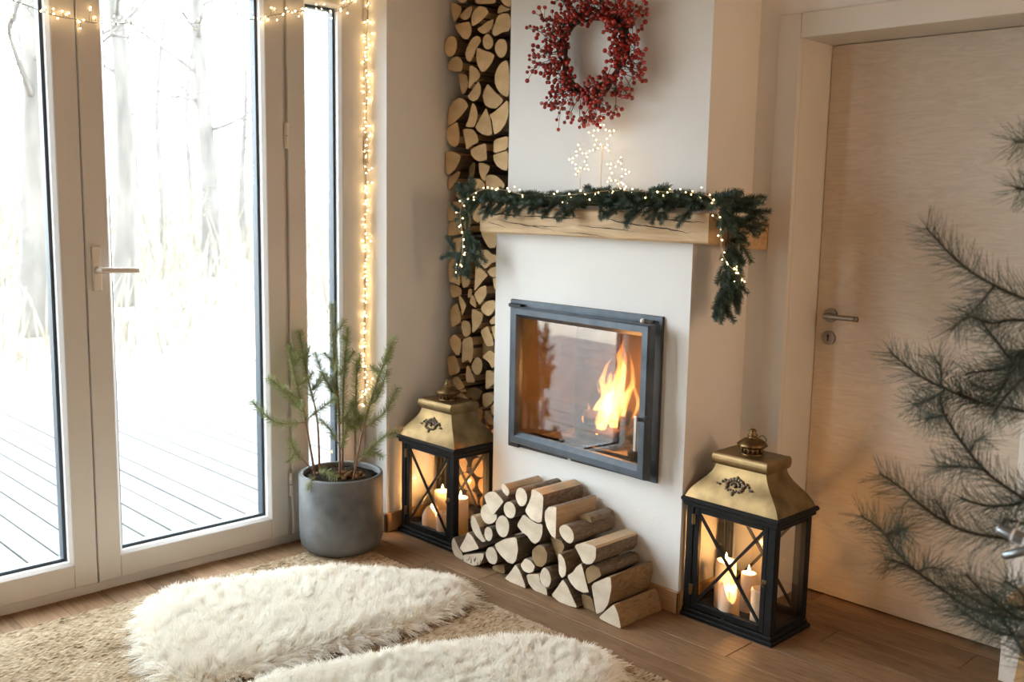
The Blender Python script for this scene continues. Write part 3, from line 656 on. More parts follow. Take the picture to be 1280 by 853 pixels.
# floor: a base with one object per plank
fl = MB(); fl.box(-3.72, RIGHT, FRONT, 3.44, -.06, -.022)
floor_o = struct('floor', fl, M['floor_base'], 'brown oak plank floor of the room', 'floor')
PW = .1585
y = 2.49 - PW*17
row = 0
rr = random.Random(5)
plank_mesh = {}
joints = {17: [-2.72, -.35], 18: [-1.70, -3.1], 16: [-2.98, -1.55], 19: [-2.35, -.9], 20: [-1.55], 21: [-2.6, -1.15], 22: [-1.75]}
while y < 3.44:
    y1 = min(y + PW, 3.44)
    cuts = sorted(joints.get(row, [rr.uniform(-3.2, -2.2), rr.uniform(-1.6, -.6), rr.uniform(.2, 1.2)]))
    xs = [-3.72] + cuts + ([.6] if row in joints else []) + [RIGHT]
    for a, b_ in zip(xs[:-1], xs[1:]):
        p = MB(); p.box(a+.0008, b_-.0008, y+.0008, y1-.0008, -.022, rr.uniform(-.0006, .0006), .0018)
        o = p.build('plank', M['floor_wood'], floor_o)
    y += PW; row += 1

# chimney breast with the firebox opening
FX0, FX1, FZ0, FZ1 = -2.84, -2.185, .47, 1.02
c = MB()
c.box(CX0, FX0, CYL, BACK, 0, 1.36); c.box(FX1, CX1, CYL, BACK, 0, 1.36)
c.box(FX0, FX1, CYL, BACK, 0, FZ0); c.box(FX0, FX1, CYL, BACK, FZ1, 1.36)
c.box(FX0, FX1, BACK-.01, BACK, FZ0, FZ1)
c.box(CX0, CX1, CYU, BACK, 1.36, CEIL)
struct('wall_chimney', c, M['plaster'], 'white plastered chimney breast around the fire', 'wall')

# baseboards
b = MB(); b.box(CX0-.0, CX1+.012, CYL-.012, CYL, 0, .082, .003); b.box(CX1, CX1+.012, CYL-.012, BACK, 0, .082, .003)
struct('baseboard_chimney', b, M['baseboard'], 'oak baseboard along the chimney breast', 'baseboard')
b = MB(); b.box(LEFT, LEFT+.014, 2.558, 2.88, 0, .082, .003); b.box(LEFT-.1, LEFT+.014, 2.558, 2.572, 0, .082, .003)
struct('baseboard_left', b, M['baseboard'], 'oak baseboard on the wall stub beside the garden doors', 'baseboard')
b = MB(); b.box(CX1+.013, DX0-.09, BACK-.012, BACK, 0, .082, .003)
struct('baseboard_back', b, M['baseboard'], 'short oak baseboard between chimney breast and door casing', 'baseboard')

# wooden door, its casing
t = empty('trim_1', (DX0, BACK, 0), 'painted flat casing and jamb around the wooden door', 'door casing', None, 'structure')
CY = BACK - .014
p = MB(); p.box(DX0-.085, DX0, CY, BACK+.01, 0, DTOP+.083, .002); p.build('casing_board', M['casing'], t)
p = MB(); p.box(DX1, DX1+.085, CY, BACK+.01, 0, DTOP+.083, .002); p.build('casing_board', M['casing'], t)
p = MB(); p.box(DX0+.0012, DX1-.0012, CY, BACK+.01, DTOP, DTOP+.083, .002); p.build('casing_board', M['casing'], t)
p = MB(); p.box(DX0-.018, DX0, BACK+.01, DY+.05, 0, DTOP+.018); p.build('jamb', M['casing'], t)
p = MB(); p.box(DX1, DX1+.018, BACK+.01, DY+.05, 0, DTOP+.018); p.build('jamb', M['casing'], t)
p = MB(); p.box(DX0, DX1, BACK+.01, DY+.05, DTOP, DTOP+.018); p.build('jamb', M['casing'], t)

d = empty('door_1', (DX0, DY, 0), 'pale birch plywood door with a steel lever handle', 'door', None, 'structure')
p = MB(); p.box(DX0+.002, DX1-.002, DY, DY+.04, .007, DTOP-.002, .0015); p.build('door_panel', M['birch'], d)
hx, hz = -1.785, 1.055
def disc(mb, cx, cz, r, y0, y1, n=28, mi=0):
    vs = []; fs = []
    for yy in (y0, y1):
        for k in range(n):
            a = 2*PI*k/n; vs.append((cx+r*math.cos(a), yy, cz+r*math.sin(a)))
    for k in range(n): fs.append((k, (k+1) % n, n+(k+1) % n, n+k))
    fs.append(tuple(range(n))); fs.append(tuple(range(n, 2*n))[::-1])
    return mb.add(vs, fs, mi)
p = MB(); disc(p, hx, hz, .026, DY-.010, DY); ro = p.build('rosette', M['steel'], d)
p = MB(); p.tube(smooth_path([(hx, DY-.008, hz), (hx, DY-.045, hz), (hx+.012, DY-.052, hz), (hx+.128, DY-.052, hz)], 5), .0095, 12)
p.build('lever', M['steel'], d, True)
p = MB(); disc(p, -1.788, .972, .026, DY-.009, DY); k_ = p.build('lock_rosette', M['steel'], d)
p = MB(); p.box(-1.7915, -1.7845, DY-.0095, DY-.006, .959, .981, .001); disc(p, -1.788, .979, .0055, DY-.0096, DY-.006, 12); p.build('keyhole', M['iron_dark'], k_)

# ---- garden doors
XF, XL = -3.56, -3.545     # frame face and leaf face
XB = -3.625
XG = -3.588                # glass plane
t = empty('trim_2', (XF, 1.37, 0), 'fixed outer frame and threshold of the glazed garden doors', 'door frame', None, 'structure')
p = MB(); p.box(XB-.02, XF, .17, 2.572, -.02, .034, .003); p.build('threshold', M['frame'], t)
p = MB(); p.box(XB-.02, XF, .17, 2.572, 2.292, 2.34, .002); p.build('head_rail', M['frame'], t)
for ya, yb in ((.17, .185), (.555, .585), (2.157, 2.187), (2.557, 2.572)):
    p = MB(); p.box(XB-.01, XF, ya, yb, .034, 2.292); p.build('jamb', M['frame'], t)

def glazed(name, y0, y1, sl, sr, label, cat, hinges=(), hinge_y=None, bot=.098):
    d = empty(name, (XL, (y0+y1)/2, 0), label, cat, None, 'structure')
    z0, z1 = .037, 2.289
    ga, gb, gz0, gz1 = y0+sl, y1-sr, z0+bot, z1-.075
    e = .0022
    f = .012
    p = MB(); p.box(XB, XL, y0+e, ga-f, z0, z1, .003); p.build('stile', M['frame'], d)
    p = MB(); p.box(XB, XL, gb+f, y1-e, z0, z1, .003); p.build('stile', M['frame'], d)
    p = MB(); p.box(XB, XL-.0005, ga-f, gb+f, z0, gz0-f, .003); p.build('bottom_rail', M['frame'], d)
    p = MB(); p.box(XB, XL-.0005, ga-f, gb+f, gz1+f, z1, .003); p.build('top_rail', M['frame'], d)
    # sloping glazing bead, four mitred strips
    for q in range(4):
        o_ = [(ga-f, gz0-f), (gb+f, gz0-f), (gb+f, gz1+f), (ga-f, gz1+f)]
        i_ = [(ga, gz0), (gb, gz0), (gb, gz1), (ga, gz1)]
        k2 = (q+1) % 4
        vs = [(XL-.002, *o_[q]), (XL-.002, *o_[k2]), (XL-.014, *i_[k2]), (XL-.014, *i_[q]), (XG, *o_[q]), (XG, *o_[k2]), (XG, *i_[k2]), (XG, *i_[q])]
        p = MB(); p.add(vs, [(0,1,2,3),(3,2,6,7),(4,5,1,0),(7,6,5,4),(0,3,7,4),(1,5,6,2)]); p.build('glazing_bead', M['bead'], d)
    g = MB()
    s = .011
    for (a, b_, c0, c1) in ((ga, ga+s, gz0, gz1), (gb-s, gb, gz0, gz1), (ga+s, gb-s, gz0, gz0+s), (ga+s, gb-s, gz1-s, gz1)):
        g.box(XG-.028, XG+.008, a, b_, c0, c1)
    g.build('gasket', M['gasket'], d)
    p = MB(); p.box(XG-.004, XG, ga+.004, gb-.004, gz0+.004, gz1-.004); p.build('pane', M['pane'], d)
    for hz_ in hinges:
        h = MB(); h.tube([(XL+.006, hinge_y, hz_-.05), (XL+.006, hinge_y, hz_-.002)], .0085, 10); h.tube([(XL+.006, hinge_y, hz_+.002), (XL+.006, hinge_y, hz_+.05)], .0085, 10)
        h.build('hinge', M['handle_white'], d)
    return d

glazed('door_2', .57, 1.3715, .10, .0965, 'inactive leaf of the garden doors without a handle', 'glazed door')
d3 = glazed('door_3', 1.3715, 2.1725, .0965, .0945, 'active leaf of the garden doors with a beige lever handle', 'glazed door', (.257, 1.686), 2.178)
glazed('window_1', 2.1865, 2.559, .095, .122, 'narrow glazed side sash next to the lit reveal', 'window', (1.64, 2.225), 2.562)
glazed('window_2', .184, .5565, .122, .095, 'narrow glazed side sash beyond the inactive leaf', 'window')
p = MB(); p.box(XL, XL+.011, 1.392, 1.424, 1.105, 1.262, .003); hp = p.build('handle_plate', M['handle_white'], d3)
p = MB(); p.tube([(XL+.01, 1.408, 1.181), (XL+.05, 1.408, 1.181)], .0115, 12); p.tube(smooth_path([(XL+.045, 1.405, 1.181), (XL+.056, 1.425, 1.181), (XL+.056, 1.535, 1.178)], 5), .010, 10)
p.build('lever', M['handle_white'], hp, True)
p = MB(); p.box(XL-.06, XL-.003, 1.3705, 1.3722, .036, .075); p.build('seal', M['gasket'], d3)

# unseen two-light window, added behind the viewer to let in more daylight
t = empty('added_window', (XF, -1.5, 0), 'unseen two-light window added along the door wall for more daylight', 'window', None, 'structure')
for ya, yb in ((-2.5, -2.41), (-1.55, -1.45), (-.59, -.5)):
    p = MB(); p.box(XB, XF, ya, yb, 0, 2.3); p.build('stile', M['frame'], t)
for za, zb in ((-.02, .1), (2.21, 2.3)):
    p = MB(); p.box(XB, XF, -2.41, -.59, za, zb); p.build('rail', M['frame'], t)
for ya, yb in ((-2.41, -1.55), (-1.45, -.59)):
    p = MB(); p.box(XG-.004, XG, ya, yb, .1, 2.21); p.build('pane', M['pane'], t)

# ------------------------------------------------------------------ outdoors
def ground_mat():
    mt, nt, b = new_mat('dry_grass_ground')
    co = coords(nt)
    n1 = N(nt, 'ShaderNodeTexNoise', Scale=1.1, Detail=8.0); n1.inputs['Roughness'].default_value = .75; nt.links.new(co, n1.inputs['Vector'])
    nt.links.new(ramp(nt, n1.outputs['Fac'], [(.3, (.20, .175, .14)), (.5, (.28, .25, .205)), (.68, (.37, .34, .30))]), b.inputs['Base Color'])
    b.inputs['Roughness'].default_value = .95
    return mt
M['ground'] = ground_mat()
M['deck'] = wood('grey_deck', (.055, .052, .051), (.078, .075, .073), (1.5, 12, 12), .7, .1, .12)
def litter(mt):
    nt = mt.node_tree; b = nt.nodes['Principled BSDF']; src = b.inputs['Base Color'].links[0].from_socket
    co = coords(nt, (.9, 1.6, 1)); nz = N(nt, 'ShaderNodeTexNoise', Scale=1.3, Detail=9.0); nz.inputs['Roughness'].default_value = .7; nt.links.new(co, nz.inputs['Vector'])
    f = ramp(nt, nz.outputs['Fac'], [(.56, (0, 0, 0)), (.70, (.8, .8, .8))])
    mx = nt.nodes.new('ShaderNodeMix'); mx.data_type = 'RGBA'
    nt.links.new(f, mx.inputs['Factor']); nt.links.new(src, mx.inputs[6]); mx.inputs[7].default_value = (.115, .075, .046, 1)
    nt.links.new(mx.outputs[2], b.inputs['Base Color'])
litter(M['deck'])
M['tree_bark'] = simple('pale_bark', (.10, .09, .081), .9, var=.35, nscale=5, bump=.3, stretch=(1, 1, .3))
M['brush'] = simple('pale_brush', (.165, .145, .115), .9, var=.35, nscale=3)
nx, ny = 60, 60
gv = []; gf = []
for i in range(nx+1):
    for j in range(ny+1):
        x = -3.8 - 60*(i/nx)**1.6; yy = -25 + 70*j/ny
        hgt = -.32 + (noise.noise(Vector((x*.12, yy*.12, 3))) * .45 if x < -9 else 0) + max(0, (-x-14))*.03
        gv.append((x, yy, hgt))
for i in range(nx):
    for j in range(ny):
        a = i*(ny+1)+j; gf.append((a, a+1, a+ny+2, a+ny+1))
g = MB(); g.add(gv, gf)
struct('ground', g, M['ground'], 'pale dry grass ground beyond the deck', 'ground', True)
dk = MB(); dk.box(-8.2, -3.78, -2.2, 8.6, -.34, -.10)
deck = struct('deck', dk, M['floor_base'], 'grey timber deck outside the garden doors', 'deck')
y = 1.339 - .1235*28
rr = random.Random(9)
bm_ = None
for k in range(86):
    p = MB(); p.box(-8.25, -3.75, y+.004, y+.1235-.004, -.10, -.06 + rr.uniform(-.0015, .0015), .003)
    p.build('board', M['deck'], deck)
    y += .1235

def tree(loc, h, r, seed, label, lean=0.0, crown=.45):
    rt = random.Random(seed)
    o = empty('tree', loc, label, 'tree', 'bare trees in the mist beyond the deck')
    base = Vector(loc)
    pts = [base + Vector((math.sin(k*.9+seed)*.03*k, lean*h*k/8 + math.cos(k*.7+seed)*.022*k, h*k/8)) for k in range(9)]
    tr = MB(); tr.tube(smooth_path(pts, 3), [r*(1-.75*i/24) for i in range(25)], 8); tr.build('trunk', M['tree_bark'], o, True)
    br = MB()
    for k in range(16):
        t_ = rt.uniform(.32, .98)
        p0 = pts[min(7, int(t_*8))].lerp(pts[min(8, int(t_*8)+1)], t_*8 % 1)
        a = rt.uniform(0, 2*PI); L = rt.uniform(.8, 2.4)*(1.15-t_*.5)
        p1 = p0 + Vector((math.cos(a)*L*.5, math.sin(a)*L*.5, L*rt.uniform(.05, .35)))
        p2 = p1 + Vector((math.cos(a+.3)*L*.5, math.sin(a+.3)*L*.5, L*rt.uniform(.05, .5)))
        rb = r*rt.uniform(.12, .28)
        br.tube(smooth_path([p0, p1, p2], 3), [rb*(1-.13*i) for i in range(7)], 5)
        for q in range(4):
            s = p1.lerp(p2, rt.random()); a2 = a + rt.uniform(-1.2, 1.2); l2 = L*rt.uniform(.25, .5)
            br.tube([s, s + Vector((math.cos(a2)*l2, math.sin(a2)*l2, l2*rt.uniform(-.2, .7)))], [rb*.4, rb*.12], 4)
    tag(br.build('branches', M['tree_bark'], o), kind='stuff')
    return o

def ground_z(x, yy):
    return -.36 + (noise.noise(Vector((x*.12, yy*.12, 3))) * .45 if x < -9 else 0) + max(0, (-x-14))*.03
specs = [(13.0, .338, .19, 'thick pale trunk standing nearest to the deck edge', 11, .01),
         (15.0, .424, .17, 'slightly leaning tree between the thick trunk and the forked one', 12, .02),
         (19.0, .52, .21, 'tall straight tree with low side branches deep in the garden', 13, 0),
         (24.0, .468, .10, 'thin sapling among the far bare trees', 14, .01), (26.0, .355, .10, 'thin sapling among the far bare trees', 15, -.01),
         (27.0, .56, .12, 'slender bare tree in the misty background', 16, 0), (30.0, .335, .13, 'slender bare tree in the misty background', 17, .01),
         (23.0, .62, .15, 'bare tree seen through the narrow side sash', 18, -.01), (33.0, .44, .13, 'slender bare tree in the misty background', 19, 0),
         (34.0, .50, .13, 'slender bare tree in the misty background', 20, 0), (36.0, .59, .14, 'slender bare tree in the misty background', 21, 0),
         (38.0, .36, .15, 'slender bare tree in the misty background', 22, 0), (29.0, .245, .12, 'slender bare tree in the misty background', 23, 0)]
for dist, sl, r, lab, sd, ln in specs:
    x, yy = -dist, dist*sl
    tree((x, yy, ground_z(x, yy)-.1), 9 if dist < 20 else 8, r, sd, lab, ln)
# low brush: uncountable
bs = MB(); rb_ = random.Random(3)
for k in range(1500):
    dist = rb_.uniform(10, 34); sl = rb_.uniform(.22, .72); x, yy = -dist, dist*sl
    z0 = ground_z(x, yy); hh = rb_.uniform(.25, 1.1) if dist < 17 else rb_.uniform(.5, 2.2)
    if any(math.hypot(x+q[0], yy-q[0]*q[1]) < .75 for q in specs): continue      # clear round each trunk
    a = rb_.uniform(0, 6.28); ln = rb_.uniform(.1, .5)*hh
    bs.tube([(x, yy, z0-.05), (x+math.cos(a)*ln*.4, yy+math.sin(a)*ln*.4, z0+hh*.55), (x+math.cos(a)*ln, yy+math.sin(a)*ln, z0+hh)], [.012+.0004*dist, .009+.0003*dist, .003], 4, cap=False)
tag(bs.build('brush', M['brush'], None, fix=False), 'pale dry brush and weeds growing among the trees', 'brush', None, 'stuff')

# ------------------------------------------------------------------ mantel beam
foot = [(-3.02, 2.749), (-1.91, 2.749), (-1.934, 3.148), (-2.03, 3.148), (-2.03, 2.875), (-3.012, 2.875)]
ring = []
for i in range(len(foot)):
    a, b_ = Vector(foot[i]), Vector(foot[(i+1) % len(foot)])
    n = max(2, int((b_-a).length/.022))
    ring += [a.lerp(b_, k/n) for k in range(n)]
def drop(p):
    return -.03*max(0, min(1, (p.y-2.749)/.40)) if p.x > -2.05 else 0
levels = [(1.318, .006), (1.324, .001), (1.345, 0), (1.37, 0), (1.395, 0), (1.412, .001), (1.418, .007)]
vs = []; fs = []
n = len(ring)
cen = Vector((-2.45, 2.85))
for li, (z, ins) in enumerate(levels):
    for p in ring:
        nz_ = noise.noise(Vector((p.x*7, p.y*7, z*22)))*.0035 + noise.noise(Vector((p.x*2.2, p.y*3, z*5)))*.004
        oy = (ins + nz_) if p.y < 2.76 else 0
        ox = (-(ins + nz_) if p.x > -1.95 else ((ins + nz_) if p.x < -3.005 else 0))
        dz = noise.noise(Vector((p.x*2.5, p.y*2.5, 9)))*.004 if li in (0, len(levels)-1) else 0
        vs.append((p.x+ox, p.y+oy, z + drop(p) + dz))
for li in range(len(levels)-1):
    for k in range(n):
        k2 = (k+1) % n
        fs.append((li*n+k, li*n+k2, (li+1)*n+k2, (li+1)*n+k))
fs.append(tuple(range(n))[::-1]); fs.append(tuple((len(levels)-1)*n+k for k in range(n)))
mant = empty('mantel_beam', (-2.45, 2.85, 1.318), 'rough oak mantel beam wrapped round the chimney breast', 'mantel')
p = MB(); p.add(vs, fs); p.build('beam', M['beam'], mant, True)
mant.children[0].data.polygons.foreach_set('use_smooth', [False]*len(mant.children[0].data.polygons))
def crack(x0, x1, z0, z1, wd, seed):
    rc = random.Random(seed); pts = []
    k = max(4, int((x1-x0)/.02))
    z = z0
    for i in range(k+1):
        t_ = i/k
        pts.append((x0+(x1-x0)*t_, z0+(z1-z0)*t_ + noise.noise(Vector((t_*5, seed, 0)))*.006 + rc.uniform(-.001, .001), wd*math.sin(PI*min(.97, max(.04, t_)))*rc.uniform(.6, 1.2)))
    c_ = MB()
    yb = lambda x, z: 2.749 + noise.noise(Vector((x*7, 2.749*7, z*22)))*.0035 + noise.noise(Vector((x*2.2, 2.749*3, z*5)))*.004 - .0012
    vs = []
    for x, z, h_ in pts:
        vs += [(x, yb(x, z), z-h_/2), (x, yb(x, z), z+h_/2), (x, yb(x, z)+.004, z+h_/2), (x, yb(x, z)+.004, z-h_/2)]
    fs = []
    for i in range(len(pts)-1):
        for q in range(4): fs.append((i*4+q, i*4+(q+1) % 4, i*4+4+(q+1) % 4, i*4+4+q))
    c_.add(vs, fs).build('crack', M['crack'], mant)
for a in ((-3.0, -2.78, 1.393, 1.390, .007, 1), (-2.8, -2.45, 1.388, 1.386, .006, 2), (-2.93, -2.6, 1.372, 1.337, .0035, 3), (-2.5, -2.2, 1.362, 1.348, .003, 4),
          (-2.35, -2.15, 1.386, 1.366, .005, 5), (-2.2, -1.98, 1.372, 1.352, .004, 6), (-2.12, -1.93, 1.395, 1.386, .004, 7), (-2.97, -2.87, 1.362, 1.342, .003, 8), (-2.55, -2.35, 1.335, 1.327, .0025, 9), (-2.75, -2.56, 1.352, 1.352, .0025, 10)):
    crack(*a)

# ------------------------------------------------------------------ fireplace insert
fi = empty('fireplace_insert', (-2.5, CYL, .454), 'blue-black iron fireplace insert with a glazed door', 'fireplace')
def ring_loft(mb, loops):
    """loops: (x0, x1, z0, z1, y) rectangles joined one after the other"""
    vs = []; fs = []
    for (x0, x1, z0, z1, y) in loops: vs += [(x0, y, z0), (x1, y, z0), (x1, y, z1), (x0, y, z1)]
    for i in range(len(loops)-1):
        for k in range(4): fs.append((i*4+k, i*4+(k+1) % 4, i*4+4+(k+1) % 4, i*4+4+k))
    return mb.add(vs, fs)
p = MB(); ring_loft(p, [(-2.884, -2.118, .453, 1.056, CYL+.005), (-2.880, -2.120, .456, 1.053, CYL-.012), (-2.84, -2.185, .50, 1.0, CYL-.012), (-2.84, -2.185, .50, 1.0, CYL+.03)])
p.build('mounting_plate', M['iron'], fi)
def swing(o, ang, px=-2.84, py=CYL-.010):
    """turn a mesh about the upright hinge line"""
    o0 = origin_of(o); ca, sa = math.cos(ang), math.sin(ang)
    for v in o.data.vertices:
        x, y = v.co.x+o0.x-px, v.co.y+o0.y-py
        v.co.x = px + x*ca - y*sa - o0.x; v.co.y = py + x*sa + y*ca - o0.y
AJAR = math.radians(-3.2)     # the fire door stands a finger's width open
p = MB(); ring_loft(p, [(-2.84, -2.116, .478, 1.030, CYL-.010), (-2.84, -2.116, .478, 1.030, CYL-.038), (-2.834, -2.122, .484, 1.024, CYL-.044), (-2.812, -2.148, .506, 1.002, CYL-.044), (-2.806, -2.156, .524, .986, CYL-.026), (-2.806, -2.156, .524, .986, CYL-.010), (-2.84, -2.116, .478, 1.030, CYL-.010)])
dr = p.build('fire_door', M['iron'], fi); swing(dr, AJAR)
p = MB(); p.box(-2.807, -2.155, CYL-.024, CYL-.019, .522, .987); swing(p.build('glass', M['stove_glass'], dr), AJAR)
p = MB(); p.box(-2.130, -2.108, CYL-.058, CYL-.03, .690, .712, .003); p.bar((-2.119, CYL-.052, .70), (-2.135, CYL-.068, .70), .012, .016); swing(p.build('handle_arm', M['iron'], dr), AJAR)
p = MB(); p.box(-2.143, -2.127, CYL-.078, CYL-.065, .585, .712, .003); swing(p.build('handle', simple('chrome', (.62, .60, .58), .22, 1.0, var=.05), dr), AJAR)
p = MB(); p.box(-2.872, -2.80, CYL-.034, CYL-.010, 1.026, 1.040, .003); p.build('hinge', M['iron_dark'], fi)
p = MB(); p.box(-2.86, -2.80, CYL-.034, CYL-.010, .458, .474, .003); p.build('hinge', M['iron_dark'], fi)
p = MB(); p.tube([(-2.19, CYL-.02, 1.034), (-2.145, CYL-.025, 1.036)], .005, 8); p.build('air_lever', M['iron_dark'], fi)
p = MB(); p.sphere((-2.198, CYL-.022, 1.033), .0095, 2); p.build('lever_knob', M['bead'], fi, True)
p = MB(); p.sphere((-2.53, CYL-.018, .466), .009, 2); p.build('screw', M['bead'], fi, True)
p = MB(); p.box(-2.80, -2.335, CYL-.022, CYL-.010, .459, .470, .002); p.build('bottom_strip', M['iron_dark'], fi)
# firebox lining
IX0, IX1, IZ0, IZ1, IY0, IY1 = -2.825, -2.20, .485, 1.005, CYL+.0, BACK-.012
p = MB(); p.box(IX0, IX1, IY1-.006, IY1, IZ0, IZ1); p.build('back_panel', M['brick'], fi)
p = MB(); p.box(IX0-.012, IX0, IY0, IY1, IZ0, IZ1); p.build('side_panel', M['brick'], fi)
p = MB(); p.box(IX1, IX1+.012, IY0, IY1, IZ0, IZ1); p.build('side_panel', M['brick'], fi)
p = MB(); p.box(IX0, IX1, IY0, IY1, IZ0-.012, IZ0); p.build('hearth_plate', M['ash'], fi)
p = MB(); p.box(IX0, IX1, IY0, IY1, IZ1, IZ1+.012); p.build('baffle', M['iron_dark'], fi)
p = MB()
for k in range(5): p.bar((-2.80, CYL+.045, .502+.0*k), (-2.22, CYL+.045, .502), .012, .02)
p.build('log_retainer', M['iron_dark'], fi)

M['ember'] = emit('ember_glow', (1.0, .20, .03), 5.0)
def fire_log(a, b_, r, label, seed):
    rl = random.Random(seed)
    a, b_ = Vector(a), Vector(b_)
    o = empty('burning_log', a, label, 'firewood', 'logs in the fire')
    pts = [a.lerp(b_, k/8) + Vector((0, 0, rl.uniform(-.004, .004))) for k in range(9)]
    mb = MB(); mb.tube(pts, [r*rl.uniform(.88, 1.08) for _ in pts], 9); mb.build('charred_wood', M['char'], o, True)
    em = MB()
    for k in range(7):
        q = a.lerp(b_, rl.uniform(.1, .9)) + Vector((rl.uniform(-.3, .3)*r, -r*rl.uniform(.3, .85), rl.uniform(-.6, .4)*r))
        em.sphere(q, r*rl.uniform(.10, .2), 1, sc=(1.8, .6, .6))
    em.build('embers', M['ember'], o, True)
fire_log((-2.64, 2.97, .5285), (-2.448, 2.985, .5285), .04, 'charred log lying along the bottom of the fire', 1)
fire_log((-2.36, 2.955, .531), (-2.27, 3.092, .69), .042, 'charred log leaning up at the back of the fire', 2)
fire_log((-2.59, 2.93, .600), (-2.45, 3.05, .603), .03, 'short charred log on top of the burning ones', 3)
fire_log((-2.315, 2.894, .516), (-2.236, 2.902, .53), .028, 'small charred log beside the fire handle', 4)

def flame_mat():
    """glowing gas: emission builds up with the depth of the flame"""
    mt = bpy.data.materials.new('fire_flame'); mt.use_nodes = True
    nt = mt.node_tree; nt.nodes.clear()
    out = nt.nodes.new('ShaderNodeOutputMaterial'); e = N(nt, 'ShaderNodeEmission')
    tc = nt.nodes.new('ShaderNodeTexCoord'); sp = nt.nodes.new('ShaderNodeSeparateXYZ'); nt.links.new(tc.outputs['Object'], sp.inputs[0])
    mr = N(nt, 'ShaderNodeMapRange'); mr.inputs['From Min'].default_value = .0; mr.inputs['From Max'].default_value = .36; nt.links.new(sp.outputs[2], mr.inputs[0])
    nt.links.new(ramp(nt, mr.outputs[0], [(.0, (1.0, .40, .10)), (.35, (1.0, .44, .12)), (1, (1.0, .30, .06))]), e.inputs[0])
    st = N(nt, 'ShaderNodeMapRange'); st.inputs['To Min'].default_value = 95.0; st.inputs['To Max'].default_value = 45.0; nt.links.new(mr.outputs[0], st.inputs[0]); nt.links.new(st.outputs[0], e.inputs[1])
    nt.links.new(e.outputs[0], out.inputs['Volume'])
    return mt
M['fire'] = flame_mat()
fire = empty('fire', (-2.47, 2.97, .56), 'orange fire burning behind the insert glass', 'fire')
def tongue(pts, ws, name='flame', wig=.006, seed=0):
    P = smooth_path(pts, 8); k = len(P); mb = MB(); vs = []; fs = []; nn = 12
    for i, q in enumerate(P):
        t_ = i/(k-1); j = t_*(len(ws)-1); w0 = ws[int(j)]; w1 = ws[min(len(ws)-1, int(j)+1)]; wd = w0+(w1-w0)*(j % 1)
        for a in range(nn):
            an = 2*PI*a/nn
            wv = 1 + .45*noise.noise(Vector((math.cos(an)*1.3+seed, math.sin(an)*1.3, q.z*26)))
            vs.append((q.x + math.cos(an)*wd*wv + wig*noise.noise(Vector((seed*3.1, q.z*30, 2)))*t_, q.y + math.sin(an)*wd*.6*wv, q.z))
    for i in range(k-1):
        for a in range(nn): fs.append((i*nn+a, i*nn+(a+1) % nn, (i+1)*nn+(a+1) % nn, (i+1)*nn+a))
    fs.append(tuple(range(nn))); fs.append(tuple((k-1)*nn+a for a in range(nn)))
    mb.add(vs, fs); mb.build(name, M['fire'], fire, True)
tongue([(-2.475, 2.98, .57), (-2.495, 2.98, .65), (-2.462, 2.98, .73), (-2.445, 2.98, .80), (-2.455, 2.98, .86), (-2.438, 2.98, .93)], [.02, .040, .028, .024, .014, .001], seed=1)
tongue([(-2.545, 2.97, .57), (-2.548, 2.97, .63), (-2.515, 2.97, .69), (-2.532, 2.97, .75), (-2.512, 2.97, .81), (-2.485, 2.97, .845)], [.02, .026, .020, .012, .008, .001], seed=2)
tongue([(-2.44, 2.99, .62), (-2.425, 2.99, .70), (-2.395, 2.99, .76), (-2.405, 2.99, .83), (-2.415, 2.99, .885)], [.012, .020, .012, .007, .001], seed=3)
tongue([(-2.39, 2.99, .62), (-2.365, 2.99, .68), (-2.385, 2.99, .74), (-2.40, 2.99, .80)], [.004, .010, .007, .001], seed=4)
tongue([(-2.60, 2.96, .555), (-2.608, 2.96, .59), (-2.588, 2.96, .62), (-2.595, 2.96, .655)], [.01, .014, .008, .001], seed=5)
tongue([(-2.515, 2.95, .56), (-2.505, 2.95, .61), (-2.485, 2.95, .67), (-2.478, 2.95, .75), (-2.468, 2.95, .80)], [.025, .032, .024, .014, .001], seed=6)
tongue([(-2.47, 2.985, .60), (-2.455, 2.985, .68), (-2.442, 2.985, .77), (-2.432, 2.985, .84), (-2.446, 2.985, .90)], [.016, .022, .016, .010, .001], seed=7)
lamp('fire_glow', (-2.47, 2.93, .74), 3.6, (1.0, .46, .14), .05, fire)

# ------------------------------------------------------------------ firewood
def cross_points(A, B):
    out = []
    for i in range(len(A)):
        p, p2 = A[i], A[(i+1) % len(A)]; rx, rz = p2[0]-p[0], p2[1]-p[1]
        for j in range(len(B)):
            q, q2 = B[j], B[(j+1) % len(B)]; sx, sz = q2[0]-q[0], q2[1]-q[1]
            d = rx*sz-rz*sx
            if abs(d) < 1e-12: continue
            t_ = ((q[0]-p[0])*sz-(q[1]-p[1])*sx)/d; u = ((q[0]-p[0])*rz-(q[1]-p[1])*rx)/d
            if 0 <= t_ <= 1 and 0 <= u <= 1: out.append((p[0]+t_*rx, p[1]+t_*rz))
    return out
def within(P, x, z):
    c = False
    for i in range(len(P)):
        (x0, z0), (x1, z1) = P[i], P[(i+1) % len(P)]
        if (z0 > z) != (z1 > z) and x < (x1-x0)*(z-z0)/(z1-z0)+x0: c = not c
    return c
def half_plane(P, n, lim):
    """the part of P with n.p <= lim"""
    out = []
    for i in range(len(P)):
        p, q = P[i], P[(i+1) % len(P)]
        dp, dq = n[0]*p[0]+n[1]*p[1]-lim, n[0]*q[0]+n[1]*q[1]-lim
        if dp <= 0: out.append(p)
        if dp*dq < 0:
            t_ = dp/(dp-dq); out.append((p[0]+t_*(q[0]-p[0]), p[1]+t_*(q[1]-p[1])))
    return out
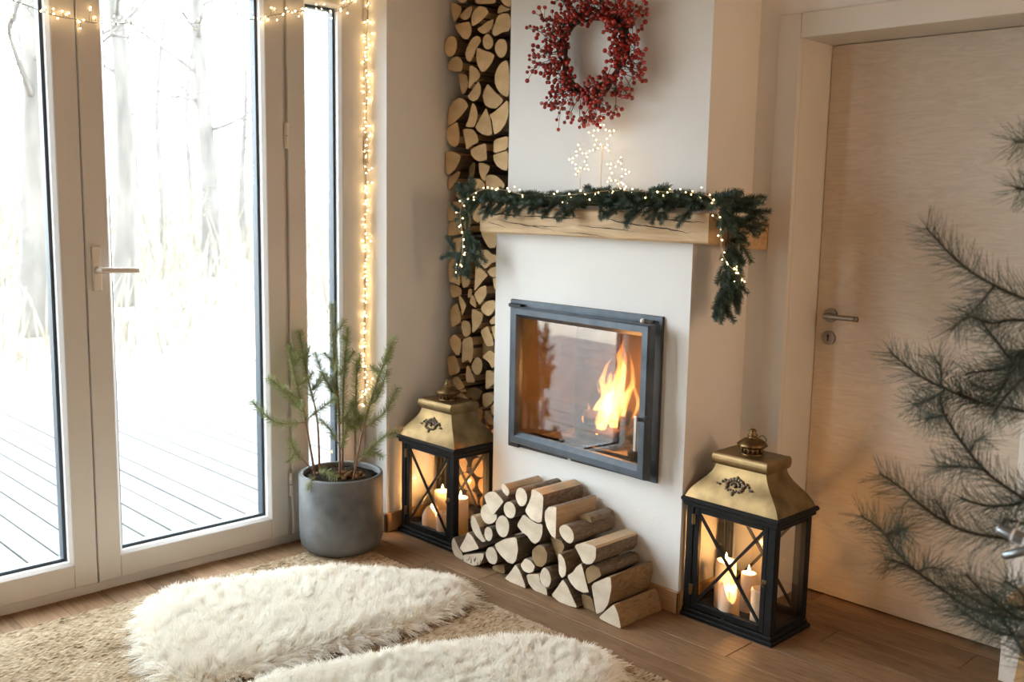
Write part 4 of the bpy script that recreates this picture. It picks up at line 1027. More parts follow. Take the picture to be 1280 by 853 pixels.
def area_of(P): return .5*sum(P[i][0]*P[(i+1) % len(P)][1]-P[(i+1) % len(P)][0]*P[i][1] for i in range(len(P)))
def centre_of(P): return sum(p[0] for p in P)/len(P), sum(p[1] for p in P)/len(P)
def settle(logs, keep=.45):
    """stacked logs touch along their sides instead of growing through each other"""
    for _ in range(8):
        moved = False
        for i in range(len(logs)):
            for j in range(i+1, len(logs)):
                A, B = logs[i]['Q'], logs[j]['Q']
                if max(p[0] for p in A) < min(p[0] for p in B) or max(p[0] for p in B) < min(p[0] for p in A): continue
                if max(p[1] for p in A) < min(p[1] for p in B) or max(p[1] for p in B) < min(p[1] for p in A): continue
                X = cross_points(A, B)
                lens = X + [p for p in A if within(B, *p)] + [p for p in B if within(A, *p)]
                if len(X) < 2: continue
                p, q = max(((u, v) for u in X for v in X), key=lambda t_: math.hypot(t_[0][0]-t_[1][0], t_[0][1]-t_[1][1]))
                ca, cb = centre_of(A), centre_of(B)
                n = (q[1]-p[1], p[0]-q[0]); l_ = math.hypot(*n)
                if l_ < 1e-5: n = (cb[0]-ca[0], cb[1]-ca[1]); l_ = math.hypot(*n)
                n = (n[0]/l_, n[1]/l_)
                if n[0]*(cb[0]-ca[0])+n[1]*(cb[1]-ca[1]) < 0: n = (-n[0], -n[1])
                pr = [n[0]*u+n[1]*v for u, v in lens]
                dy = logs[j]['Y']-logs[i]['Y']
                lim = n[0]*p[0]+n[1]*p[1]
                if dy > .008: lim = max(pr)                  # the log standing proud keeps its shape
                elif dy < -.008: lim = min(pr)
                A2 = half_plane(A, n, lim-.00015); B2 = half_plane(B, (-n[0], -n[1]), -lim-.00015)
                if len(A2) < 3 or len(B2) < 3 or abs(area_of(A2)) < keep*abs(area_of(A)) or abs(area_of(B2)) < keep*abs(area_of(B)):
                    k_, sg = (j, 1) if dy > 0 else (i, -1)       # too much to trim: slide the set-back log clear
                    h_ = (max(pr)-min(pr)+.0003)*sg
                    logs[k_]['Q'] = [(u+n[0]*h_, v+n[1]*h_) for u, v in logs[k_]['Q']]; moved = True; continue
                logs[i]['Q'], logs[j]['Q'] = A2, B2; moved = True
        if not moved: break
def outline(kind, P, it):
    Q = chaikin(P, .14 if kind != 'r' else .25, it)
    return Q if area_of(Q) > 0 else Q[::-1]
def log_mesh(name, kind, Y, length, Q, mats, seed, split=None):
    rl = random.Random(seed)
    n = len(Q)
    cx = sum(q[0] for q in Q)/n; cz = sum(q[1] for q in Q)/n
    size = max(math.hypot(q[0]-cx, q[1]-cz) for q in Q)
    mb = MB(); vs = []; fs = []; mi = []
    steps = [0, .006, .35, .7, 1.0]
    for si, s in enumerate(steps):
        for j, q in enumerate(Q):
            k = .999 if si else .972
            w_ = 1 - (abs(noise.noise(Vector((q[0]*30+seed, q[1]*30, s*3))))*.05 if si > 1 else 0)
            vs.append((cx+(q[0]-cx)*k*w_, Y + length*s, cz+(q[1]-cz)*k*w_))
    for si in range(len(steps)-1):
        for j in range(n):
            j2 = (j+1) % n
            fs.append((si*n+j, si*n+j2, (si+1)*n+j2, (si+1)*n+j))
            e = math.hypot(Q[j2][0]-Q[j][0], Q[j2][1]-Q[j][1])
            if split is None: flat = kind == 's' and e > size*.42
            else:
                nx_, nz_ = (Q[j2][1]-Q[j][1])/max(e, 1e-6), -(Q[j2][0]-Q[j][0])/max(e, 1e-6)
                flat = ('t' in split and nz_ > .55) or ('r' in split and nx_ > .75) or ('l' in split and nx_ < -.6)
            mi.append(2 if flat else 1)
    fs.append(tuple(range(n))); mi.append(0)
    fs.append(tuple((len(steps)-1)*n+j for j in range(n))[::-1]); mi.append(0)
    mb.v = vs; mb.f = fs; mb.m = mi
    zmin = min(v[2] for v in vs)
    return mb.build(name, mats, None, False, (cx, Y, cz))

def niche_zone(z):
    if z > 1.95: return 'beside the wreath'
    if z > 1.46: return 'just above the mantel'
    if z > 1.10: return 'behind the fir sprigs'
    if z > .72: return 'beside the fire door'
    return 'behind the lantern'
def niche_label(k, P):
    xs = [q[0] for q in P]; zs = [q[1] for q in P]; w_ = max(xs)-min(xs); h_ = max(zs)-min(zs)
    cx, cz = sum(xs)/len(xs), sum(zs)/len(zs)
    size = 'large' if w_*h_ > .0115 else ('small' if w_*h_ < .0055 else 'medium')
    if k == 'd': shape = 'dark set-back log'
    elif k == 'r': shape = ('tall oval' if h_ > 1.25*w_ else 'round') + ' sawn log'
    else:
        top = sum(1 for z in zs if z > cz)
        form = 'slim upright' if h_ > 1.6*w_ else ('flat wide' if w_ > 1.25*h_ else 'chunky')
        point = 'pointing up' if cz < (max(zs)+min(zs))/2 - .004 else ('pointing down' if cz > (max(zs)+min(zs))/2 + .004 else 'with even ends')
        shape = form + ' split log ' + point
    col = 'against the wall' if cx < -3.28 else ('against the chimney' if cx > -3.10 else 'in mid-niche')
    return size + ' ' + shape + ', ' + col + ', ' + niche_zone(cz)
stack = []
for i, (k, Y, P) in enumerate(NICHE_LOGS):
    stack.append(dict(k=k, Y=Y, Q=outline(k, P, 2 if k == 'r' else 1), seed=i, label=niche_label(k, P)))
# rows hidden behind the lantern and above the picture, packed as ovals
rn = random.Random(21)
def fill_rows(z0, z1):
    z = z0
    while z < z1 - .03:
        h_ = min(rn.uniform(.07, .10), z1 - z)
        x = -3.40
        while x < -2.985 - .03:
            w_ = min(rn.uniform(.075, .125), -2.986 - x)
            if -2.986 - (x+w_) < .05: w_ = -2.986 - x
            cx, cz = x+w_/2, z+h_/2
            kind = rn.choice('rrss')
            k = 10; P = []
            a0 = rn.uniform(0, 6)
            for q in range(k):
                a = 2*PI*q/k
                rr_ = 1.0 if kind == 'r' else (1.0 if math.cos(a-a0) < .35 else .5)
                P.append((cx+math.cos(a)*w_*.5*rr_, cz+math.sin(a)*h_*.52*rr_))
            Y = 2.905 + rn.uniform(-.015, .02)
            stack.append(dict(k=kind, Y=Y, Q=outline(kind, P, 1), seed=int(z*1000)+int(x*100), label=niche_label(kind, P)))
            x += w_
        z += h_
fill_rows(.0, .40)
fill_rows(2.335, 2.53)
settle(stack)
for L in stack:
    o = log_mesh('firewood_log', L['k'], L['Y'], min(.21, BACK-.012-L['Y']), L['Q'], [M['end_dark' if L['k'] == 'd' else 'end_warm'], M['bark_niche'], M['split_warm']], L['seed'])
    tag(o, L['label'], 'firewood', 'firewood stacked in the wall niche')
same = {}
for o in list(COL.objects):
    if o.get('group') == 'firewood stacked in the wall niche': same.setdefault(o['label'], []).append(o)
for lab, os_ in same.items():
    if len(os_) > 1:
        os_.sort(key=lambda o: -o.location.z)
        words = ['higher', 'lower'] if len(os_) == 2 else (['highest', 'middle', 'lowest'] if len(os_) == 3 else ['highest', 'upper', 'lower', 'lowest'])
        for o, w_ in zip(os_, words): o['label'] = lab + ', ' + w_

pile_labels = {0: 'rough-ended split stick lying on top of the pile, back left', 1: 'slim round log on top of the pile beside a big split block', 2: 'big block with a rough cream end on top of the pile',
  3: 'quarter log with a clean pale end above the lantern-side stack', 4: 'round log tucked behind the quarter log', 5: 'small round log under the slim top log', 6: 'oval log in the middle left of the pile',
  7: 'narrow slab leaning against the lantern side of the pile', 8: 'smallest round stick of the pile', 9: 'knotty cream-ended block under the biggest top block', 10: 'half-round log with a flat tan side on the pile',
  11: 'round grey-barked log on the upper right slope of the pile', 12: 'grey-barked log with a dark end lying against the chimney', 13: 'outermost split log touching the lantern foot', 14: 'wedge-shaped log above a half log with drawn marks',
  15: 'half log with dark marks scribbled on its end', 16: 'oval log between the marked half log and a big quarter', 17: 'big pale quarter log in the front of the pile', 18: 'dark-ended bark piece at the foot of the pile',
  19: 'jagged cream triangle log at the foot of the pile', 20: 'brown weathered oval log in the centre of the pile', 21: 'small pale log under the weathered brown oval', 22: 'tan quarter log behind a round split-checked one', 23: 'round log with a cross crack in its pale end',
  24: 'brown weathered half log under the upper right logs', 25: 'crescent-ended brown-barked log in the pile', 26: 'pale wedge with a curved lower edge in the pile', 27: 'sharp tan triangle log standing at the floor edge', 28: 'wide log with rough split top and grey bark side',
  29: 'long grey-barked log with a weathered brown end', 30: 'thick tan-barked split log second from the bottom right', 31: 'bottom log with ochre bark beside the baseboard', 32: 'dark bark-covered piece wedged above the floor'}
pile = [dict(k=k, Y=Y, ln=ln, Q=outline(k, P, 2 if k == 'r' else 1)) for k, Y, ln, P in PILE_LOGS]
settle(pile, .22)
for i, L in enumerate(pile):
    k, Y, ln = L['k'], L['Y'], L['ln']
    ed = 'end_dark' if k == 'd' else 'end_pale'
    bk = M['bark_tan'] if i in (25, 30, 31) else M['bark']
    o = log_mesh('firewood_log', k, Y, min(ln, CYL-.014-Y), L['Q'], [M[ed], bk, M['split_pale']], 100+i, {0: 'tr', 2: 't', 10: 'r', 28: 't', 7: 't', 22: 't'}.get(i, ''))
    tag(o, pile_labels[i], 'firewood', 'firewood piled in front of the chimney')
    if i == 15:
        mk = MB(); rm = random.Random(4)
        for q in range(9):
            x = o.location.x-.035+.009*q+rm.uniform(-.004, .004); z = o.location.z+rm.uniform(-.018, .004)
            mk.bar((x, Y-.0006, z), (x+rm.uniform(-.006, .012), Y-.0006, z+rm.uniform(.008, .022)), .0022, .0008)
        c0 = Vector(o.location); 
        mk.build('marks', M['iron_dark'], o)
# dark strip of hearth backing seen behind the pile

# ------------------------------------------------------------------ lanterns and candles
def lantern(cx, cy, W, D, label, seed):
    o = empty('lantern', (cx, cy, 0), label, 'lantern', 'brass-roofed lanterns')
    x0, x1, y0, y1 = cx-W/2, cx+W/2, cy-D/2, cy+D/2
    zb, zt = .030, .405
    p = MB(); p.box(x0, x1, y0, y1, 0, .016, .003); p.box(x0+.008, x1-.008, y0+.008, y1-.008, .014, zb, .003); p.build('base', M['black_wood'], o)
    pw = .03; i_ = .012
    for sx in (0, 1):
        for sy in (0, 1):
            xa = x0+i_ if sx == 0 else x1-i_-pw; ya = y0+i_ if sy == 0 else y1-i_-pw
            p = MB(); p.box(xa, xa+pw, ya, ya+pw, zb-.001, zt, .003); p.build('post', M['black_wood'], o)
    # side rails
    for xa in (x0+i_+.004, x1-i_-.022):
        p = MB(); p.box(xa, xa+.018, y0+i_+pw, y1-i_-pw, zb, zb+.016); p.build('side_rail', M['black_wood'], o)
        p = MB(); p.box(xa, xa+.018, y0+i_+pw, y1-i_-pw, zt-.018, zt); p.build('side_rail', M['black_wood'], o)
        p = MB(); p.box(xa+.008, xa+.0105, y0+i_+pw-.002, y1-i_-pw+.002, zb+.014, zt-.016); p.build('side_pane', M['lantern_glass'], o)
    # front door and back panel, each with crossing bars
    for nm, ya, s in (('lantern_door', y0+i_+.003, -1), ('back_panel', y1-i_-.021, 1)):
        xa, xb = x0+i_+pw+.001, x1-i_-pw-.001
        st = .020
        p = MB()
        p.box(xa, xa+st, ya, ya+.018, zb+.002, zt-.002, .002); p.box(xb-st, xb, ya, ya+.018, zb+.002, zt-.002, .002)
        p.box(xa+st, xb-st, ya, ya+.018, zb+.002, zb+.026, .002); p.box(xa+st, xb-st, ya, ya+.018, zt-.022, zt-.002, .002)
        dd = p.build(nm, M['black_wood'], o)
        ym = ya+.009 - (.004 if s < 0 else -.004)
        for (za, zc) in ((zb+.026, zt-.022), (zt-.022, zb+.026)):
            p = MB(); p.bar((xa+st-.004, ym, za), (xb-st+.004, ym, zc), .010, .006); p.build('cross_bar', M['black_wood'], dd)
        p = MB(); p.box(xa+st-.002, xb-st+.002, ya+.012, ya+.0145, zb+.024, zt-.02); p.build('pane', M['lantern_glass'], dd)
        if s < 0:
            for hz_ in (.085, .34):
                p = MB(); p.box(xa-.008, xa+.008, ya-.005, ya+.002, hz_, hz_+.035, .001); p.tube([(xa, ya-.005, hz_-.002), (xa, ya-.005, hz_+.037)], .003, 8); p.build('hinge', M['brass_dark'], dd)
            p = MB(); p.box(xb-.014, xb+.004, ya-.005, ya+.001, .205, .219, .001); p.tube(smooth_path([(xb-.008, ya-.004, .212), (xb-.008, ya-.014, .208), (xb-.002, ya-.012, .198)], 4), .0022, 6); p.build('latch', M['brass'], dd)
    p = MB(); p.box(x0+.002, x1-.002, y0+.002, y1-.002, zt-.001, zt+.016, .003); p.box(x0-.006, x1+.006, y0-.006, y1+.006, zt+.014, zt+.030, .005); p.build('eave', M['black_wood'], o)
    # ogee roof
    zr = zt+.029
    prof = [(0, 1.0), (.06, .985), (.16, .955), (.28, .90), (.42, .81), (.56, .71), (.70, .625), (.84, .565), (1.0, .535)]
    prof = [(k/24, float(np.interp(k/24, [q[0] for q in prof], [q[1] for q in prof]))) for k in range(25)]
    sm = [q[1] for q in prof]
    for _ in range(3): sm = [sm[0]] + [(sm[k-1]+2*sm[k]+sm[k+1])/4 for k in range(1, 24)] + [sm[-1]]
    prof = [(q[0], v) for q, v in zip(prof, sm)]
    vs = []; fs = []
    hw, hd = W/2-.006, D/2-.006
    for t_, s in prof:
        z = zr + .128*t_
        for ax, ay in ((-1,-1),(1,-1),(1,1),(-1,1)): vs.append((cx+ax*hw*s, cy+ay*hd*s, z))
    for i in range(len(prof)-1):
        for k in range(4): fs.append((i*4+k, i*4+(k+1) % 4, i*4+4+(k+1) % 4, i*4+4+k))
    fs.append((0,1,2,3)); e = (len(prof)-1)*4; fs.append((e, e+1, e+2, e+3))
    p = MB(); p.add(vs, fs); rf = p.build('roof', M['brass'], o)
    # rolled top box
    zk = zr+.126; bh = .042; hw2, hd2 = hw*.535+.006, hd*.535+.004
    vs = []; fs = []; rk = 9
    for k in range(rk):
        a = -PI/2 + PI*k/(rk-1)
        z = zk + bh/2 + math.sin(a)*bh/2; off = math.cos(a)*.011
        for ax, ay in ((-1,-1),(1,-1),(1,1),(-1,1)): vs.append((cx+ax*(hw2+off*.35), cy+ay*(hd2+off), z))
    for i in range(rk-1):
        for k in range(4): fs.append((i*4+k, i*4+(k+1) % 4, i*4+4+(k+1) % 4, i*4+4+k))
    fs.append((0,1,2,3)); e = (rk-1)*4; fs.append((e, e+1, e+2, e+3))
    p = MB(); p.add(vs, fs); p.build('roof_cap', M['brass'], o)
    # finial
    zf = zk+bh
    p = MB()
    F = 1.36; G = 1.12
    p.lathe([(.030*F, zf-.001), (.031*F, zf+.003), (.026*F, zf+.005), (.024*F, zf+.006)], cx, cy, 24)
    for k in range(14):
        a = 2*PI*k/14; p.tube([(cx+.025*F*math.cos(a), cy+.025*F*math.sin(a), zf+.004), (cx+.026*F*math.cos(a), cy+.026*F*math.sin(a), zf+.023)], .0034, 5)
    p.lathe([(.017*F, zf+.004), (.017*F, zf+.024)], cx, cy, 12)
    p.lathe([(r_*F, zf+z_*G) for r_, z_ in [(.028, .020), (.036, .026), (.036, .030), (.031, .036), (.023, .044), (.014, .049), (.010, .053), (.013, .057), (.012, .061), (.007, .066), (.010, .071), (.006, .077), (.0, .079)]], cx, cy, 28, wob=lambda t, i: 1+.07*math.cos(14*t) if 0 < i < 6 else 1)
    fn = p.build('finial', M['brass_dark'], o, True)
    p = MB(); p.tube(smooth_path([(cx+.016, cy-.006, zf+.055), (cx+.042, cy-.008, zf+.072), (cx+.054, cy, zf+.056), (cx+.034, cy+.004, zf+.042)], 5), .0016, 6); p.build('carry_ring', M['brass_dark'], fn)
    # shell relief on the front roof slope
    za, zc = zr+.128*.30, zr+.128*.72
    ya, yc = cy-hd*.885, cy-hd*.617
    n_ = Vector((0, -(zc-za), -(ya-yc))).normalized(); n_ = Vector((0, -abs(n_.y), abs(n_.z))); up = Vector((0, yc-ya, zc-za)).normalized()
    c0 = Vector((cx-.004, (ya+yc)/2, (za+zc)/2)) + n_*.002
    p = MB(); rr_ = random.Random(seed)
    def blob(u, v, r, s=1.0):
        u, v, r = u*1.35, v*1.3, r*1.3
        q = c0 + Vector((1, 0, 0))*u + up*v + n_*.001
        V, F = ICO[2]
        p.add([q + Vector((1, 0, 0))*a*r*s + up*b_*r + n_*c_*r*.7 for a, b_, c_ in V], F)
    for k in range(11):
        a = -.35 + (PI+.7)*k/10; blob(math.cos(a)*.023, math.sin(a)*.017+.004, .0052)
    for k in range(7):
        a = .1 + (PI-.2)*k/6; blob(math.cos(a)*.012, math.sin(a)*.009+.004, .004)
    blob(0, .003, .006); blob(0, -.013, .0055); blob(0, -.021, .004); blob(0, .026, .004)
    for s in (-1, 1):
        for k in range(5): blob(s*(.026+.006*k), .008+.006*math.sin(k*1.4)-.001*k, .0045-.0004*k)
        for k in range(3): blob(s*(.008+.007*k), -.010-.003*k+.004*k*k*.5, .0035)
    p.build('shell_relief', M['relief'], rf, True)
    return o

lantern(-1.820, 2.934, .380, .252, 'tall black lantern with brass roof standing by the birch door', 1)
lantern(-3.192, 2.738, .374, .252, 'tall black lantern with brass roof standing between planter and log pile', 2)

def candle(x, y, z0, h, r, label, lit=True, group=None, power=.55, seed=0, lump=0.0):
    o = empty('pillar_candle', (x, y, z0), label, 'candle', group)
    rc = random.Random(seed)
    ph = rc.uniform(0, 6)
    pr = [(r*.96, 0), (r, .004), (r*1.0, h*.5), (r*.99, h-.008), (r*.94, h-.001), (r*.86, h), (r*.72, h-.006), (r*.35, h-.011), (0, h-.012)]
    pr = [(a, z0+b_) for a, b_ in pr]
    wob = lambda t, i: 1 + lump*math.sin(t*2+ph+i*.7)*.5 + lump*math.sin(t*3+ph*2)*.4
    p = MB(); p.lathe(pr, x, y, 28, wob=wob)
    if lump:
        p.v = [(a, b_, c + (lump*.16*math.sin(math.atan2(b_-y, a-x)*2+ph) if c > z0+h*.8 else 0)) for a, b_, c in p.v]
    p.build('wax_body', M['wax'], o, True)
    p = MB(); p.tube([(x, y, z0+h-.013), (x+.001, y, z0+h+.002)], .0011, 5); p.build('wick', M['iron_dark'], o)
    if lit:
        fz = z0+h+.001
        p = MB(); p.lathe([(.0008, fz-.004), (.0038, fz+.003), (.0046, fz+.008), (.0034, fz+.016), (.0014, fz+.024), (.0, fz+.029)], x, y, 10); p.build('flame', M['flame'], o, True)
        lamp('candle_light', (x, y, fz+.012), power*3.2, (1.0, .50, .17), .006, o)
gr, gl_ = 'candles in the lantern by the birch door', 'candles in the lantern beside the log pile'
candle(-1.895, 2.925, .030, .172, .037, 'tallest ivory candle, lit, in the lantern by the birch door', True, gr, .6, 1)
candle(-1.838, 2.863, .030, .092, .034, 'short lumpy ivory candle in the lantern by the birch door', True, gr, .35, 2, .22)
candle(-1.822, 2.958, .030, .138, .027, 'slim lit candle in the middle of the lantern by the birch door', True, gr, .6, 3)
candle(-1.733, 2.893, .030, .125, .031, 'unlit white candle by the latch of the lantern at the birch door', False, gr, .4, 4)
candle(-3.222, 2.676, .030, .085, .036, 'short lumpy lit candle in the lantern beside the log pile', True, gl_, .6, 5, .2)
candle(-3.255, 2.765, .030, .150, .037, 'tall lit candle at the back of the lantern beside the log pile', True, gl_, .6, 6)
candle(-3.108, 2.742, .030, .158, .034, 'tall straight lit candle near the open side of the log pile lantern', True, gl_, .6, 7)
candle(-3.128, 2.662, .030, .105, .028, 'slim unlit candle behind the lantern post beside the log pile', False, gl_, .4, 8)

# ------------------------------------------------------------------ needles
def needles_on(mb, path, start, spacing, per, ln, wd, fwd, mi, rnd, tip=True, flat=None):
    """three-sided spikes set spirally round a path"""
    P = [Vector(q) for q in path]
    seg = [0.0]
    for i in range(1, len(P)): seg.append(seg[-1] + (P[i]-P[i-1]).length)
    tot = seg[-1]; s = tot*start; i = 1; an = rnd.uniform(0, 6)
    while s < tot:
        while i < len(P)-1 and seg[i] < s: i += 1
        t_ = (s-seg[i-1])/max(1e-6, seg[i]-seg[i-1]); c = P[i-1].lerp(P[i], t_); d = (P[i]-P[i-1]).normalized()
        a = d.cross(Vector((.2, .3, .93))).normalized(); b_ = d.cross(a)
        for k in range(per):
            an += 2.399 + rnd.uniform(-.5, .5)
            u = a*math.cos(an) + b_*math.sin(an)
            f_ = fwd + rnd.uniform(-.22, .22)
            dr_ = (u*math.cos(f_) + d*math.sin(f_) + Vector((rnd.uniform(-.1, .1), rnd.uniform(-.1, .1), rnd.uniform(-.1, .1)))).normalized()
            L = ln*rnd.uniform(.75, 1.1) * (1 if (tot-s) > ln*.6 else .8)
            e1 = dr_.cross(d).normalized(); e2 = dr_.cross(e1)
            b0 = c + dr_*wd*.5
            base = len(mb.v); tp = b0 + dr_*L; w2 = wd*.55
            mb.v += [tuple(b0 + e1*wd), tuple(b0 - e1*wd*.5 + e2*wd*.87), tuple(b0 - e1*wd*.5 - e2*wd*.87),
                     tuple(tp + e1*w2), tuple(tp - e1*w2*.5 + e2*w2*.87), tuple(tp - e1*w2*.5 - e2*w2*.87)]
            mb.f += [(base, base+1, base+4, base+3), (base+1, base+2, base+5, base+4), (base+2, base, base+3, base+5)]
            mb.m += [mi]*3
        s += spacing

# ------------------------------------------------------------------ fir garland
gar = empty('fir_garland', (-2.45, 2.80, 1.42), 'dark green fir garland draped along the mantel beam', 'garland')
sprigs = []
for v in range(7):
    rs = random.Random(50+v); L = rs.uniform(.11, .16)
    path = smooth_path([(0, 0, 0), (L*.35, rs.uniform(-.008, .008), rs.uniform(-.006, .006)), (L*.7, rs.uniform(-.014, .014), rs.uniform(-.012, .008)), (L, rs.uniform(-.02, .02), rs.uniform(-.02, .01))], 4)
    mb = MB(); mb.tube(path, [.0022*(1-.6*i/(len(path)-1)) for i in range(len(path))], 5, 0)
    needles_on(mb, path, .02, .0017, 3, .023, .0010, .58, 1, rs)
    for sg in (-1, 1):
        if rs.random() < .75:
            b0 = path[int(len(path)*rs.uniform(.3, .5))]; l2 = L*rs.uniform(.4, .55)
            p2 = [b0, b0+Vector((l2*.5, sg*l2*.42, rs.uniform(-.006, .006))), b0+Vector((l2, sg*l2*.62, rs.uniform(-.015, .008)))]
            p2 = smooth_path(p2, 4); mb.tube(p2, .0012, 4, 0); needles_on(mb, p2, .08, .0018, 3, .020, .0010, .58, 1, rs)
    o = mb.build('sprig_source', [M['stem'], M['needle_fir']], None, False, None, False)
    sprigs.append(o.data); bpy.data.objects.remove(o)
def put(mesh, parent, pos, d, roll, sc, name='sprig'):
    d = Vector(d).normalized(); up = Vector((0, 0, 1)) if abs(d.z) < .95 else Vector((0, 1, 0))
    yv = up.cross(d).normalized(); zv = d.cross(yv)
    R_ = Matrix((d, yv, zv)).transposed() @ Matrix.Rotation(roll, 3, 'X')
    o = bpy.data.objects.new(name, mesh); COL.objects.link(o); o.parent = parent
    mt = R_.to_4x4(); mt = Matrix.Translation(Vector(pos)-origin_of(parent)) @ mt @ Matrix.Diagonal((sc, sc, sc, 1))
    if name == 'sprig':                                  # needles may press into beam and wall by a few millimetres, stems stay clear
        co = np.empty(len(mesh.vertices)*3, np.float32); mesh.vertices.foreach_get('co', co); co = co.reshape(-1, 3)
        o0 = np.array(origin_of(parent))
        for _ in range(10):
            w_ = co @ np.array(mt.to_3x3()).T + np.array(mt.translation) + o0
            x, y, z = w_[:, 0], w_[:, 1], w_[:, 2]; soft = .003; shift = Vector((0, 0, 0))
            zt = np.where(x > -2.05, 1.418 - .075*np.clip(y-2.749, 0, .4), 1.418)
            xr = -1.91 - .06*(y-2.749)
            ins = (x > -3.02) & (x < xr) & (y > 2.749) & (z > 1.29) & (z < zt)
            if ins.any():                                # leave the beam by the nearest way
                up_, fr, rt = (zt-z)[ins].max(), (y-2.749)[ins].max(), (xr-x)[ins].max()
                lf = (x+3.02)[ins].max()
                m_ = min(up_, fr, rt, lf)
                if m_ > soft:
                    if m_ == up_: shift.z += up_-soft
                    elif m_ == fr: shift.y -= fr-soft
                    elif m_ == rt: shift.x += rt-soft
                    else: shift.x -= lf-soft
            ins = (x > -2.982) & (x < -2.012) & (y > 2.87) & (z > 1.36)
            if ins.any() and (y-2.87)[ins].max() > soft: shift.y -= float((y-2.87)[ins].max())-soft
            ins = (x > -2.982) & (x < -2.012) & (y > 2.809) & (z < 1.318)
            if ins.any():
                fr, rt = float((y-2.809)[ins].max()), float((-2.012-x)[ins].max())
                if min(fr, rt) > soft:
                    if fr < rt: shift.y -= fr-soft
                    else: shift.x += rt-soft
            if shift.length < 1e-5: break
            mt = Matrix.Translation(shift) @ mt
    o.matrix_basis = mt
    return o
rg = random.Random(77)
x = -3.01
while x < -1.93:
    for k in range(3):
        sgn = 1 if rg.random() < .62 else -1
        yy = rg.uniform(2.765, 2.835); z = 1.440 + rg.uniform(-.002, .030)
        dx = sgn*rg.uniform(.5, 1); dyv = rg.uniform(-.75, .12); dz = rg.uniform(-.08, .24)
        put(rg.choice(sprigs), gar, (x+rg.uniform(-.02, .02), yy, z), (dx, dyv, dz), rg.uniform(-.6, .6), rg.uniform(.7, 1.0))
    if rg.random() < .8:   # tips hanging over the front edge
        put(rg.choice(sprigs), gar, (x+rg.uniform(-.02, .02), 2.752, 1.440), (rg.uniform(-.5, .5), -.62, rg.uniform(-.75, -.35)), rg.uniform(-.6, .6), rg.uniform(.45, .7))
    x += .036
for xx in (-2.50, -2.44, -2.37):
    put(rg.choice(sprigs), gar, (xx, 2.82, 1.45), (.8, .1, rg.uniform(.35, .6)), 0, .7)
# left tail, in front of the logs
for q, dr_, sc in (((-3.00, 2.73, 1.465), (-.75, -.1, .25), .8), ((-3.01, 2.735, 1.455), (-.45, -.05, .75), .75), ((-3.03, 2.725, 1.45), (-.55, -.15, -.75), .95), ((-3.06, 2.72, 1.42), (-.35, -.1, .9), .85), ((-3.07, 2.72, 1.44), (-.5, 0, .8), .75),
                   ((-3.05, 2.715, 1.39), (-.1, -.1, -.95), 1.0), ((-3.06, 2.715, 1.33), (.25, -.05, -.9), .95), ((-3.06, 2.72, 1.31), (.75, -.1, -.5), .85), ((-3.07, 2.715, 1.29), (-.25, -.1, -.9), .95), ((-3.05, 2.71, 1.27), (.65, -.1, -.65), .9),
                   ((-3.09, 2.715, 1.24), (-.05, -.1, -1), .95), ((-3.08, 2.71, 1.22), (.45, -.05, -.8), .85), ((-3.09, 2.715, 1.22), (-.75, -.1, -.1), .75), ((-3.10, 2.71, 1.20), (-.5, -.1, .65), .75), ((-3.08, 2.72, 1.36), (-.4, 0, .3), .7)):
    put(rg.choice(sprigs), gar, q, dr_, rg.uniform(-.5, .5), sc)
# right tail, over the end of the beam
for k in range(46):
    t_ = k/45
    zc = 1.455 - .30*t_
    yc = 2.80 + .05*math.sin(t_*3.0) + rg.uniform(-.035, .045)*(1.15-t_)
    if t_ < .3: d_ = (rg.uniform(.0, .5), rg.uniform(-.3, .9), rg.uniform(-.6, .15))
    else: d_ = (rg.uniform(-.1, .35), rg.uniform(-.45, .45), rg.uniform(-1, -.55))
    put(rg.choice(sprigs), gar, (-1.888 + rg.uniform(-.012, .016), yc, zc), d_, rg.uniform(-1, 1), rg.uniform(.62, .85))
for k in range(10):
    put(rg.choice(sprigs), gar, (-1.95+.007*k, 2.78+.008*k, 1.455-.002*k), (rg.uniform(.4, 1), rg.uniform(-.2, .8), rg.uniform(-.15, .3)), rg.uniform(-1, 1), .75)
st = MB(); st.tube(smooth_path([(-3.09, 2.72, 1.14), (-3.06, 2.715, 1.32), (-3.05, 2.72, 1.44), (-2.95, 2.79, 1.44), (-2.5, 2.79, 1.437), (-2.0, 2.79, 1.437), (-1.92, 2.79, 1.45), (-1.885, 2.82, 1.40), (-1.885, 2.82, 1.15)], 6), .003, 5); st.build('stem_wire', M['twig_dark'], gar)

# ------------------------------------------------------------------ fairy lights
def light_string(name, path, label, spacing, spread, seed, rad=.0032, wire='wire', drop_dir=None, n_per=1):
    P = smooth_path(path, 8)
    o = empty(name, P[0], label, 'string lights', 'warm fairy light strings')
    w_ = MB(); w_.tube(P, .0011, 4); 
    rs = random.Random(seed); bl = MB()
    acc = 0
    for i in range(1, len(P)):
        acc += (P[i]-P[i-1]).length
        while acc > spacing:
            acc -= spacing
            for k in range(n_per):
                q = P[i] + Vector((rs.gauss(0, spread[0]), rs.gauss(0, spread[1]), rs.gauss(0, spread[2])))
                if drop_dir: q = drop_dir(q)
                bl.sphere(q, rad*rs.uniform(.75, 1.15), 1)
                w_.tube([P[i], q], .0006, 3)
    w_.build('wire', M[wire], o)
    tag(bl.build('bulbs', M['bulb'], o, True), kind='stuff')
    return o
clampx = lambda q: Vector((max(q.x, -3.538), min(q.y, 2.566), q.z))
